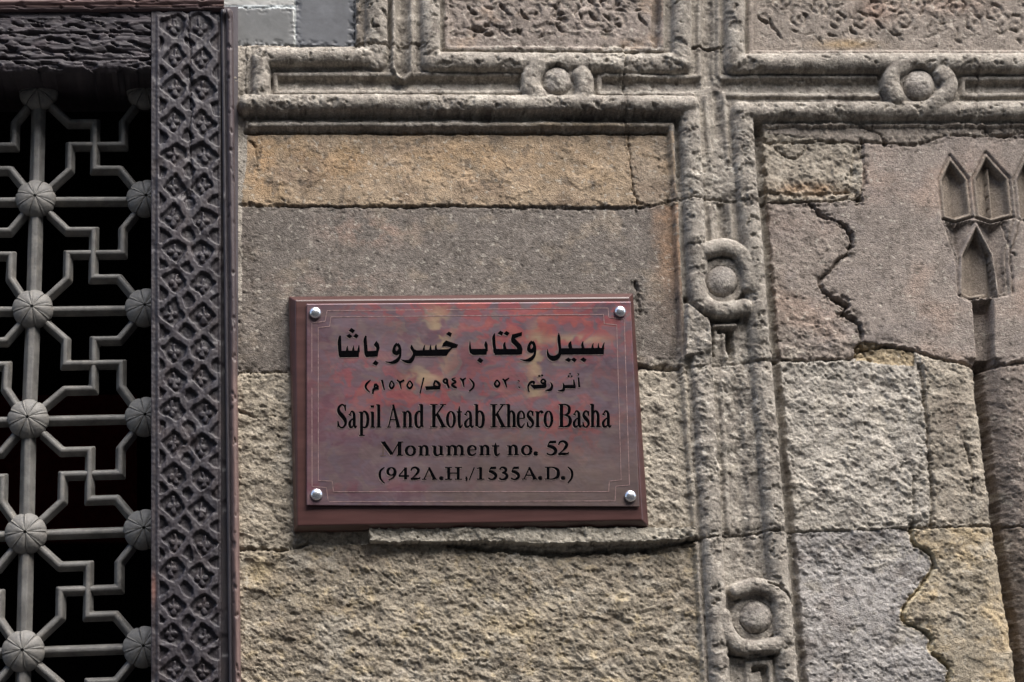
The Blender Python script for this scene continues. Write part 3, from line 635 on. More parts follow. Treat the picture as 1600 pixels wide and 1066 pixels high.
# ================================================================== THE WINDOW
win = thing('lattice_window', 'dark lattice window in a carved wooden frame left of the sign', 'window', tuple(P(-55, 1540, 0)))
EDGE = lambda y: 0.012 * (y - 20)
def jamb_h(XX, YY):
    x = XX + 0.6 * fbm(XX / 25, YY / 40, 2, 201); y = YY + 3 * fbm(XX / 60, YY / 60, 2, 203) + 1.5 * fbm(XX / 16, YY / 16, 2, 204)
    x = x + 5.0 * fbm(XX / 24, YY / 24, 3, 205); y = y + 4.5 * fbm(XX / 24, YY / 24, 3, 216)
    h = np.full(XX.shape, 26.0)
    rj = np.random.default_rng(12); seeds = []
    for k_ in range(-1, 32):
        yk = 48 + 50 * k_
        for cx0, oy, tq in ((272, 0, 0), (317, 3, 0), (253, 25, 1), (294, 26, 1), (338, 27, 1)):
            seeds.append((cx0 + rj.normal() * 2.3, yk + oy + rj.normal() * 3.4, tq))
    sh_ = x.shape; xf = x.ravel(); yf = y.ravel(); f1 = np.full(xf.shape, 1e9); f2 = np.full(xf.shape, 1e9); who = np.zeros(xf.shape, int)
    order = np.argsort(yf)
    ys_ = yf[order]
    for q, (a_, b_, k_) in enumerate(seeds):
        i0, i1 = np.searchsorted(ys_, [b_ - 60, b_ + 60]); ii = order[i0:i1]
        d = np.hypot((xf[ii] - a_) * 1.0, (yf[ii] - b_) * .92) + (5.5 if k_ else 0); cl = d < f1[ii]
        f2[ii] = np.where(cl, f1[ii], np.minimum(f2[ii], d)); f1[ii] = np.where(cl, d, f1[ii]); who[ii] = np.where(cl, q, who[ii])
    sa = np.array(seeds)[who]; dx = (xf - sa[:, 0]).reshape(sh_); dy = (yf - sa[:, 1]).reshape(sh_); isT = (sa[:, 2] < .5).reshape(sh_)
    edge = (f2 - f1).reshape(sh_); f1 = f1.reshape(sh_)
    deep = sst(6.6, 9.6, edge - 2.0 * (1 - isT) + 2.6 * fbm(XX / 10, YY / 10, 3, 206) + 4 * fbm(XX / 60, YY / 60, 2, 213))
    lob = np.minimum(np.minimum((dx - 5.6) ** 2 + (dy - 1) ** 2, (dx + 5.6) ** 2 + (dy - 1) ** 2), dx ** 2 + ((dy - 8) * .8) ** 2)
    bump = np.where(isT, np.maximum(sst(24, 10, lob), (np.abs(dx) < 2.0) * (dy > -12) * (dy < 8) * .9), 0.0)
    inner = sst(249, 252, XX) * sst(343, 340, XX)
    h = h - 6.0 * deep * inner + 4.0 * np.minimum(bump, deep) * inner
    h += -2.2 * (1 - sst(244, 247, XX)) + 0.0
    h += .8 * fbm(XX / 7, YY / 30, 3, 207) + .8 * fbm(XX / 5, YY / 5, 3, 209)
    h -= 6 * np.clip(1 - np.abs(x - (296 + 0.012 * YY)) / 1.6, 0, 1) * sst(330, 250, YY)      # long crack
    h -= 7 * np.clip(1 - np.hypot((XX - 292) / 16, (YY - 312) / 9), 0, 1) * (1 + fbm(XX / 4, YY / 4, 2, 211))
    h = np.where(YY < 34, np.minimum(h, 24), h)
    h = np.where(XX > 345.5, 14, h - 5 * np.exp(-((XX - 344) / 2.5) ** 2))
    # worn hollow places
    h -= 2.0 * sst(.1, .4, fbm(XX / 45, YY / 45, 2, 215))
    return h
def jamb_c(XX, YY, hh):
    c_ = np.zeros(XX.shape + (3,)); c_[:] = lin(52, 47, 52)
    w = sst(.0, .4, fbm(XX / 30, YY / 60, 3, 221))[..., None] * .6; c_ = c_ * (1 - w) + lin(66, 57, 58) * w
    w = sst(.1, .4, fbm(XX / 25, YY / 50, 3, 223))[..., None] * .5; c_ = c_ * (1 - w) + lin(42, 42, 52) * w
    c_ = c_ * .74
    w = (np.exp(-((XX - 241) / 4) ** 2 - ((YY - 925) / 22) ** 2) * .5)[..., None]; c_ = c_ * (1 - w) + lin(140, 95, 80) * w
    wear = sst(24.5, 27.5, hh)[..., None] * .25; c_ = c_ * (1 - wear) + lin(80, 75, 80) * wear
    return c_
jy = np.concatenate([np.arange(26, 1090, 1.5), np.arange(1092, 1560, 6.0)])
V, Fc = box_px(345, 372, 12, 1560, -150, 3)
mesh_obj('frame_core', V, Fc, M_WOOD, win, np.tile(lin(70, 64, 70), (8, 1)), False)
V, Fc = box_px(-487, -455, 4, 1560, -150, 5)
mesh_obj('frame_core', V, Fc, M_WOOD, win, np.tile(lin(70, 64, 70), (8, 1)), False)
relief('carved_jamb', np.arange(237, 358, 1.35), jy, jamb_h, M_WOOD, jamb_c, win, -150)
mir = lambda XX: -110 - XX
relief('carved_jamb', np.arange(-468, -346, 6.0), np.arange(26, 1560, 6.0), lambda a, b: jamb_h(mir(a), b), M_WOOD, lambda a, b, h: jamb_c(mir(a), b, h), win, -150)
def lintel_h(XX, YY):
    y = YY + 2.5 * fbm(XX / 80, YY / 40, 2, 231)
    h = 22 + 1.9 * fbm(XX / 60, YY / 5.5, 4, 233, .6) + .9 * fbm(XX / 18, YY / 2.6, 3, 235)
    g = fbm((XX - 1.6 * YY) / 26, YY / 9.5, 2, 237); h -= 5.5 * sst(.14, .24, g)
    g2 = fbm((XX + .8 * YY) / 30, (YY) / 12, 2, 238); h += 1.6 * sst(.1, .16, g2)
    for yy in (60, 88, 101): h -= 3 * np.clip(1 - np.abs(y - yy) / 2.2, 0, 1)
    h -= 9 * sst(111, 124, y + 3 * fbm(XX / 22, XX / 9, 2, 239))
    h = np.where(YY < 36, np.minimum(h, 21), h)
    return h
def lintel_c(XX, YY, hh):
    c_ = np.zeros(XX.shape + (3,)); c_[:] = lin(48, 43, 47)
    w = sst(.0, .4, fbm(XX / 50, YY / 12, 3, 241))[..., None] * .6; c_ = c_ * (1 - w) + lin(70, 62, 65) * w
    return c_
relief('carved_lintel', np.concatenate([np.arange(-346, -8, 6.0), np.arange(-8, 237.5, 1.5)]), np.arange(27, 121.5, 1.35), lintel_h, M_LINTEL, lintel_c, win, -150)
# raised trim round the frame
def trim_vh(XX, YY):
    u = XX - 344 - EDGE(YY)
    h = 22 + 6 * np.clip(1 - ((u - 4) / 4) ** 2, 0, 1) ** .5 + 12 * np.clip(1 - ((u - 14) / 6) ** 2, 0, 1) ** .5
    h += .7 * fbm(XX / 2.5, YY / 30, 3, 251) - 3 * sst(.22, .4, fbm(XX / 9, YY / 16, 3, 253)) * (u > 9)
    h += 10 * np.exp(-((XX - 350) / 8) ** 2 - ((YY - 33) / 8) ** 2)
    h += 8 * np.exp(-((XX - 342) / 7) ** 2 - ((YY - 318) / 7) ** 2)
    return h
def trim_vc(XX, YY, hh):
    u = XX - 344 - EDGE(YY); c_ = np.zeros(XX.shape + (3,)); c_[:] = lin(46, 42, 47)
    w = (sst(7, 10, u) * (.25 + .75 * sst(500, 640, YY)) * (.75 + .4 * fbm(XX / 8, YY / 60, 3, 255)))[..., None]; w = np.clip(w, 0, 1)
    return c_ * (1 - w) + lin(112, 90, 84) * w
def vtrim(xa, ya, mirror):
    XX, YY = np.meshgrid(xa, ya); XX2 = XX + EDGE(YY)
    f = (lambda a: mir(a)) if mirror else (lambda a: a)
    hh = trim_vh(XX2, YY); V = P(f(XX2), YY, hh).reshape(-1, 3); ny_, nx_ = XX.shape
    Fq = grid_faces(ny_, nx_).reshape(-1, 4); idx = np.arange(ny_ * nx_).reshape(ny_, nx_)
    ring = np.concatenate([idx[0, :-1], idx[:-1, -1], idx[-1, :0:-1], idx[:0:-1, 0]])
    bv = V[ring].copy(); bv[:, 1] = 0.02; n = len(ring); b0 = ny_ * nx_
    side = np.array([[ring[i], ring[(i + 1) % n], b0 + (i + 1) % n, b0 + i] for i in range(n)])
    cc = trim_vc(XX2, YY, hh).reshape(-1, 3); cc = np.vstack([cc, cc[ring]])
    FF = np.vstack([Fq, side])
    if mirror: FF = FF[:, ::-1]
    mesh_obj('trim_moulding', np.vstack([V, bv]), FF, M_WOOD, win, cc)
vtrim(np.arange(344.9, 364.6, 1.2), np.concatenate([np.arange(28, 1090, 2.0), np.arange(1092, 1560, 8.0)]), False)
vtrim(np.arange(344.9, 364.6, 3.0), np.arange(28, 1560, 12.0), True)
def trim_hh(XX, YY):
    u = YY - 6 - 2 * (XX - 170) * -0.004
    h = 20 + 14 * np.clip(1 - ((u - 8) / 8) ** 2, 0, 1) ** .5 + 9 * np.clip(1 - ((u - 18) / 3.5) ** 2, 0, 1) ** .5
    h += .9 * fbm(XX / 30, YY / 2.5, 3, 261) - 4 * sst(.2, .4, fbm(XX / 22, YY / 6, 3, 263))
    return h
def trim_hc(XX, YY, hh):
    c_ = np.zeros(XX.shape + (3,)); c_[:] = lin(108, 86, 84)
    w = sst(.0, .4, fbm(XX / 40, YY / 5, 3, 265))[..., None] * .6; c_ = c_ * (1 - w) + lin(88, 66, 60) * w
    w = sst(20, 24, YY)[..., None] * .7; return c_ * (1 - w) + lin(66, 56, 58) * w
relief('trim_moulding', np.concatenate([np.arange(-481, -8, 8.0), np.arange(-8, 352, 1.8)]), np.arange(7.6, 27.6, 1.1), trim_hh, M_LINTEL, trim_hc, win, -20)
# sill below the frame
V, Fc = box_px(-460, 350, 1545, 1572, -150, 40)
mesh_obj('sill', V, Fc, M_WOOD, win, np.tile(lin(70, 64, 70), (8, 1)), False)
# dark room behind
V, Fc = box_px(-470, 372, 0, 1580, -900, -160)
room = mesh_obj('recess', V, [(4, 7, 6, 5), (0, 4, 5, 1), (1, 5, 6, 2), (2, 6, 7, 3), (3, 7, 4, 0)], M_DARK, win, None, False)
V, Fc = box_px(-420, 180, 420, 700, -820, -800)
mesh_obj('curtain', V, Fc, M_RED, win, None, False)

# ---- grille
GH = -70.0                                          # the lattice stands 70 mm behind the wall face
def G(px, py): return PH(px, py, GH)
rows_y = [(-120, 150, 62), (0, 0, 0)]
RY = [146, 313, 484, 657, 836, 1018, 1203, 1390, 1580]
CX0 = [60, 56.5, 51.5, 45, 41, 36, 31, 25, 20]     # first visible column at each row
CX1 = [229, 229, 228.5, 227.5, 226.5, 226, 225, 224, 223]
_nj = np.random.default_rng(21).normal(size=(12, 12, 2)) * .7
def node(col, row):
    a, b = CX0[row], CX1[row]; dx = b - a; dy = [-1, -1, -1, -5, -5, -6, -7, -8, -9][row]
    return (a + dx * col + _nj[col + 3, row, 0], RY[row] + dy * col + _nj[col + 3, row, 1])
def sweep(pts3, hw, dp, mat, name, parent, flatn=4):
    """bar with a chamfered half-octagon face following pts3; mitred at corners"""
    pts = [np.array(p) for p in pts3]; n = len(pts); prof = [(-1, -.45), (-.36, .9), (.36, .9), (1, -.45), (.85, -1), (-.85, -1)]
    V = []; F_ = []
    for i, p in enumerate(pts):
        a = nrm(p - pts[i - 1]) if i > 0 else None; b = nrm(pts[i + 1] - p) if i < n - 1 else None
        t = nrm((a if a is not None else b) + (b if b is not None else a))
        sn = np.cross(t, (0, 1, 0)); sn = nrm(sn)
        k = 1.0
        if a is not None and b is not None: k = 1 / max(abs(np.dot(nrm(np.cross(a, (0, 1, 0))), sn)), .5)
        for u, w in prof: V.append(p + sn * u * hw / 1000 * k + np.array([0, -1, 0]) * w * dp / 1000)
    m = len(prof)
    for i in range(n - 1):
        for j in range(m): F_.append((i * m + j, i * m + (j + 1) % m, (i + 1) * m + (j + 1) % m, (i + 1) * m + j))
    F_.append(tuple(range(m - 1, -1, -1))); F_.append(tuple((n - 1) * m + j for j in range(m)))
    o = mesh_obj(name, V, F_, mat, parent, None, False)
    md = o.modifiers.new('round', 'BEVEL'); md.width = 0.0022; md.segments = 2; md.limit_method = 'ANGLE'; md.angle_limit = math.radians(25)
    return o
cols = [-2, -1, 0, 1]
for c0 in (-2, 0):
    x_, y_ = node(c0, 0); xe, ye = node(c0, 8)
    for r in range(8):
        a = G(*node(c0, r)); b = G(*node(c0, r + 1)); sweep([a, b], 13.0 if c0 != 9 else 13, 11, M_IRON, 'vertical_bar', win)
for r in range(1, 9):
    for c0 in cols[:-1]:
        a = G(*node(c0, r)); b = G(*node(c0 + 1, r)); sweep([a + np.array([0, .004, 0]), b + np.array([0, .004, 0])], 9.5, 10.5, M_IRON, 'horizontal_bar', win)
A1 = [(.12, .12), (.29, .28), (.53, .28), (.53, .715), (.76, .715), (.9, .89)]; A2 = [(.12, .89), (.30, .72), (.30, .49), (.79, .49), (.79, .27), (.9, .13)]
B1 = [(.12, .12), (.30, .28), (.30, .5), (.79, .5), (.79, .72), (.9, .88)]; B2 = [(.12, .89), (.30, .73), (.55, .73), (.55, .28), (.77, .28), (.9, .12)]
types = {(0, 0): 'A', (0, 1): 'A', (0, 2): 'B', (0, 3): 'A', (0, 4): 'A', (0, 5): 'B', (0, 6): 'A', (0, 7): 'A', (-1, 0): 'A'}
for r in range(8):
    for c0 in cols[:-1]:
        n00 = np.array(node(c0, r)); n10 = np.array(node(c0 + 1, r)); n01 = np.array(node(c0, r + 1)); n11 = np.array(node(c0 + 1, r + 1))
        bil = lambda u, v: (n00 * (1 - u) + n10 * u) * (1 - v) + (n01 * (1 - u) + n11 * u) * v
        ty = types.get((c0, r), 'B')
        for q, path in enumerate((A1, A2) if ty == 'A' else (B1, B2)):
            sweep([G(*bil(u, v)) + np.array([0, .0015 * q, 0]) for u, v in path], 9.0, 11.5, M_IRON, 'fret_bar', win)
# rosettes: hub plus eight petals
def petal_mesh(flip):
    R, Hh = 0.034, 0.019; V = []; F_ = []; nr, na = 6, 6; g = math.radians(1.2)
    for i in range(nr + 1):
        r = R * (0.08 + 0.92 * i / nr)
        for j in range(na + 1):
            s = j / na; a0 = -math.pi / 8 + g * min(1, .3 * R / r * .5 + .6); a = a0 + (-2 * a0) * s
            edge = 1 - (2 * abs(s - .5)) ** 4
            scal = 1 - .05 * (1 - edge) * (i / nr)
            y = -Hh * math.sqrt(max(0, 1 - (i / nr * .97) ** 2)) * (0.93 + 0.07 * edge) - .001
            V.append((r * scal * math.cos(a), y, r * scal * math.sin(a)))
    for i in range(nr):
        for j in range(na): k = i * (na + 1) + j; F_.append((k, k + 1, k + na + 2, k + na + 1))
    # rim and side skirts down to the back
    b0 = len(V); ring = [nr * (na + 1) + j for j in range(na + 1)]
    for k in ring: V.append((V[k][0], .004, V[k][2]))
    for j in range(na): F_.append((ring[j], ring[j + 1], b0 + j + 1, b0 + j))
    for j0 in (0, na):
        rr = [i * (na + 1) + j0 for i in range(nr + 1)]; b1 = len(V)
        for k in rr: V.append((V[k][0], .004, V[k][2]))
        for i in range(nr): F_.append((rr[i], rr[i + 1], b1 + i + 1, b1 + i) if j0 else (rr[i + 1], rr[i], b1 + i, b1 + i + 1))
    return mesh_obj('petal', V, F_, M_IRON, me_only=True)
pm = petal_mesh(0)
hubV, hubF = [], []
for i in range(24): a = 2 * math.pi * i / 24; hubV += [(.031 * math.cos(a), -.006, .031 * math.sin(a)), (.031 * math.cos(a), .008, .031 * math.sin(a))]
for i in range(24): j = (i + 1) % 24; hubF.append((2 * i, 2 * i + 1, 2 * j + 1, 2 * j))
hubF.append(tuple(2 * i for i in range(24))); hubF.append(tuple(2 * i + 1 for i in range(23, -1, -1)))
hm = mesh_obj('rosette', hubV, hubF, M_IRON, me_only=True, smoothf=False)
wl = parent_loc(win); rs = np.random.default_rng(3)
for r in range(9):
    for c0 in cols:
        p = G(*node(c0, r)); o = bpy.data.objects.new('rosette', hm); link(o, win); o.location = Vector(p) - wl + Vector((0, -.004, 0))
        o.rotation_euler = (0, rs.normal() * .12 + .2, 0)
        for k_ in range(8):
            q = bpy.data.objects.new('petal', pm); link(q, o); q.rotation_euler = (0, k_ * math.pi / 4, 0)

# ================================================================== THE PLAQUE
plq = thing('wall_plaque', 'mottled red and grey copper sign with four steel studs on a brown wooden board', 'sign', tuple(PH(735, 645, 10)))
BH = 29.0
outer = [(451, 463.5), (989, 458.5), (1013.5, 823), (459.5, 830)]; inner = [(462, 469.5), (983, 465), (1003.5, 812.5), (465, 821.5)]
V = [PH(a, b, 6) for a, b in outer]; back = [v.copy() for v in V]
for v in back: v[1] = .012
mid = [PH(a, b, 16) for a, b in outer]
def quadlerp(q, u, v): q = [np.array(t, float) for t in q]; return (q[0] * (1 - u) + q[1] * u) * (1 - v) + (q[3] * (1 - u) + q[2] * u) * v
VV = [p for p in mid] + [PH(a, b, BH) for a, b in inner] + [np.array([p[0], .012, p[2]]) for p in mid]
FF = [(4, 7, 6, 5), (0, 1, 5, 4)[::-1], (1, 2, 6, 5)[::-1], (2, 3, 7, 6)[::-1], (3, 0, 4, 7)[::-1], (0, 1, 9, 8), (1, 2, 10, 9), (2, 3, 11, 10), (3, 0, 8, 11)]
cb = np.tile(lin(66, 38, 35), (12, 1))
board = mesh_obj('board', VV, FF, M_BOARD, plq, cb, False)
md = board.modifiers.new('soft', 'BEVEL'); md.width = 0.0016; md.segments = 2
# plate
pq = [(479, 475), (985.5, 471.5), (999.3, 792), (479, 790)]
PHt = BH + 4.0
nu, nv = 330, 210
uu, vv = np.meshgrid(np.linspace(0, 1, nu), np.linspace(0, 1, nv))
q = [np.array(t, float) for t in pq]
pxy = (q[0] * (1 - uu)[..., None] + q[1] * uu[..., None]) * (1 - vv)[..., None] + (q[3] * (1 - uu)[..., None] + q[2] * uu[..., None]) * vv[..., None]
PXp, PYp = pxy[..., 0], pxy[..., 1]
hp = .5 * fbm(PXp / 90, PYp / 90, 2, 301) + 2.0 * np.exp(-((PXp - 479) / 30) ** 2 - ((PYp - 790) / 22) ** 2) - .8 * sum(np.exp(-(np.hypot(PXp - a, PYp - b) / 16) ** 2) for a, b in ((492, 488), (969, 486), (494, 773), (985, 775)))
V = PH(PXp, PYp, PHt); V[..., 1] -= hp / 1000
Cp = np.zeros(PXp.shape + (3,)); Cp[:] = lin(100, 80, 86)
def pm_(col, w):
    global Cp
    w = np.clip(w, 0, 1)[..., None]; Cp = Cp * (1 - w) + lin(*col) * w
pb = lambda cx, cy, sx, sy: np.exp(-((PXp - cx) / sx) ** 2 - ((PYp - cy) / sy) ** 2)
wx = PXp + 26 * fbm(PXp / 50, PYp / 40, 3, 311); wy = PYp + 18 * fbm(PXp / 50, PYp / 40, 3, 313)
nA = fbm(wx / 42, wy / 30, 4, 321, .55); nB = fbm(wx / 60, wy / 42, 4, 325, .55); nC = fbm(wx / 30, wy / 24, 3, 329)
zone = .0 + .55 * sst(720, 640, PYp)
zr = .9 * pb(900, 510, 120, 60) + .8 * pb(760, 480, 130, 40) + .8 * pb(680, 620, 110, 40) + .8 * pb(890, 660, 80, 50) + .6 * pb(560, 590, 60, 50) + .5 * pb(600, 480, 80, 20) + .35 * pb(780, 560, 80, 60)
pm_((84, 64, 76), sst(.0, .3, nB) * .7)
pm_((116, 102, 96), sst(.02, .2, nC) * (.35 + .5 * pb(680, 530, 60, 70) + .6 * pb(850, 560, 40, 70)))
pm_((138, 66, 70), sst(.26, .16, np.abs(nA) + .25 - .22 * zr) * np.clip(zr * 1.3, 0, 1) * .75)
pm_((146, 76, 72), sst(.06, .12, nA) * np.clip(zr, 0, 1) * .85)
pm_((98, 84, 94), sst(.06, .16, fbm(wx / 20, wy / 17, 3, 331)) * .6)
pm_((150, 130, 104), (pb(685, 520, 18, 45) + .8 * pb(660, 590, 30, 16) + .9 * pb(838, 555, 12, 45) + .8 * pb(900, 530, 50, 7) + .7 * pb(835, 615, 12, 20)) * sst(-.25, .1, nC))
pm_((100, 86, 78), sst(600, 770, PYp) * .6 * sst(560, 800, PXp))
pm_((112, 62, 66), (pb(480, 640, 22, 200)) * .35)
pm_((132, 62, 72), (pb(540, 640, 50, 60) + pb(560, 760, 200, 14)) * .3 * sst(-.1, .2, nB))
Cp *= .80
Cp *= (1 + .2 * fbm(PXp / 14, PYp / 3, 3, 341) + .22 * fbm((PXp + PYp) / 26, (PYp - PXp) / 5, 3, 345) * sst(-.1, .3, fbm(PXp / 60, PYp / 60, 2, 347)))[..., None]
Vp = V.reshape(-1, 3); Fq = grid_faces(nv, nu).reshape(-1, 4); idx = np.arange(nu * nv).reshape(nv, nu)
ring = np.concatenate([idx[0, :-1], idx[:-1, -1], idx[-1, :0:-1], idx[:0:-1, 0]]); bv = Vp[ring].copy(); bv[:, 1] += .0016; n = len(ring); b0 = nu * nv
side = np.array([[ring[i], ring[(i + 1) % n], b0 + (i + 1) % n, b0 + i] for i in range(n)])
backf = np.array([[b0 + i for i in (0, nu - 1, nu - 1 + nv - 1, 2 * (nu - 1) + nv - 1)][::-1]])
cc = Cp.reshape(-1, 3); cc = np.vstack([cc, cc[ring]])
mesh_obj('plate', np.vstack([Vp, bv]), np.vstack([Fq, side]), M_PLATE, plq, cc)
def plate_pt(px, py, lift):
    hh = .5 * fbm(np.array([px / 90]), np.array([py / 90]), 2, 301)[0]
    hh -= .8 * sum(math.exp(-(math.hypot(px - a, py - b) / 16) ** 2) for a, b in ((492, 488), (969, 486), (494, 773), (985, 775)))
    v = PH(px, py, PHt); v = v.copy(); v[1] -= (hh + lift) / 1000; return v
def ribbon(pts, closed=False):
    """outline of a stroke with varying width; pts = (x, y, w)"""
    P2 = [np.array(p[:2], float) for p in pts]; W = [p[2] / 2 for p in pts]; n = len(P2); L_, R_ = [], []
    for i in range(n):
        if closed: a = P2[i] - P2[i - 1]; b = P2[(i + 1) % n] - P2[i]
        else:
            a = P2[i] - P2[i - 1] if i else P2[1] - P2[0]; b = P2[i + 1] - P2[i] if i < n - 1 else P2[-1] - P2[-2]
        t = a / (np.linalg.norm(a) + 1e-9) + b / (np.linalg.norm(b) + 1e-9); t = t / (np.linalg.norm(t) + 1e-9); nn = np.array([-t[1], t[0]])
        L_.append(P2[i] + nn * W[i]); R_.append(P2[i] - nn * W[i])
    return L_, R_
class Ink:
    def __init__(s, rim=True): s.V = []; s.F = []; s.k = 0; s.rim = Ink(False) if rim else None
    def strip(s, pts, closed=False, lift=.6):
        if s.rim is not None: s.rim.strip([(a - .75, b + .85, w) for a, b, w in pts], closed, .4)  # paler copy shifted down-left under the ink: a painted highlight on the letter edge
        L_, R_ = ribbon(pts, closed); s.k += 1; z = lift + .004 * (s.k % 40); b = len(s.V); n = len(L_)
        for a, c_ in zip(L_, R_): s.V += [plate_pt(*a, z), plate_pt(*c_, z)]
        for i in range(n if closed else n - 1):
            j = (i + 1) % n; s.F.append((b + 2 * i, b + 2 * i + 1, b + 2 * j + 1, b + 2 * j))
    def poly(s, pts, lift=.6):
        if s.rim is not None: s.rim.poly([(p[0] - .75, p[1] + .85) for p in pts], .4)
        s.k += 1; z = lift + .004 * (s.k % 40); b = len(s.V)
        for a in pts: s.V.append(plate_pt(*a, z))
        s.F.append(tuple(range(b, b + len(pts))))
    def build(s, name, mat, label=None):
        o = mesh_obj(name, s.V, s.F, mat, plq, None, False)
        if s.rim is not None and s.rim.V: mesh_obj('engraved_rim', s.rim.V, s.rim.F, M_RIM_HILITE, plq, None, False)
        if label: o['label'] = label
        return o
def cr(pts, n=5):
    return [tuple(q) for q in smooth([tuple(p) for p in pts], n)]
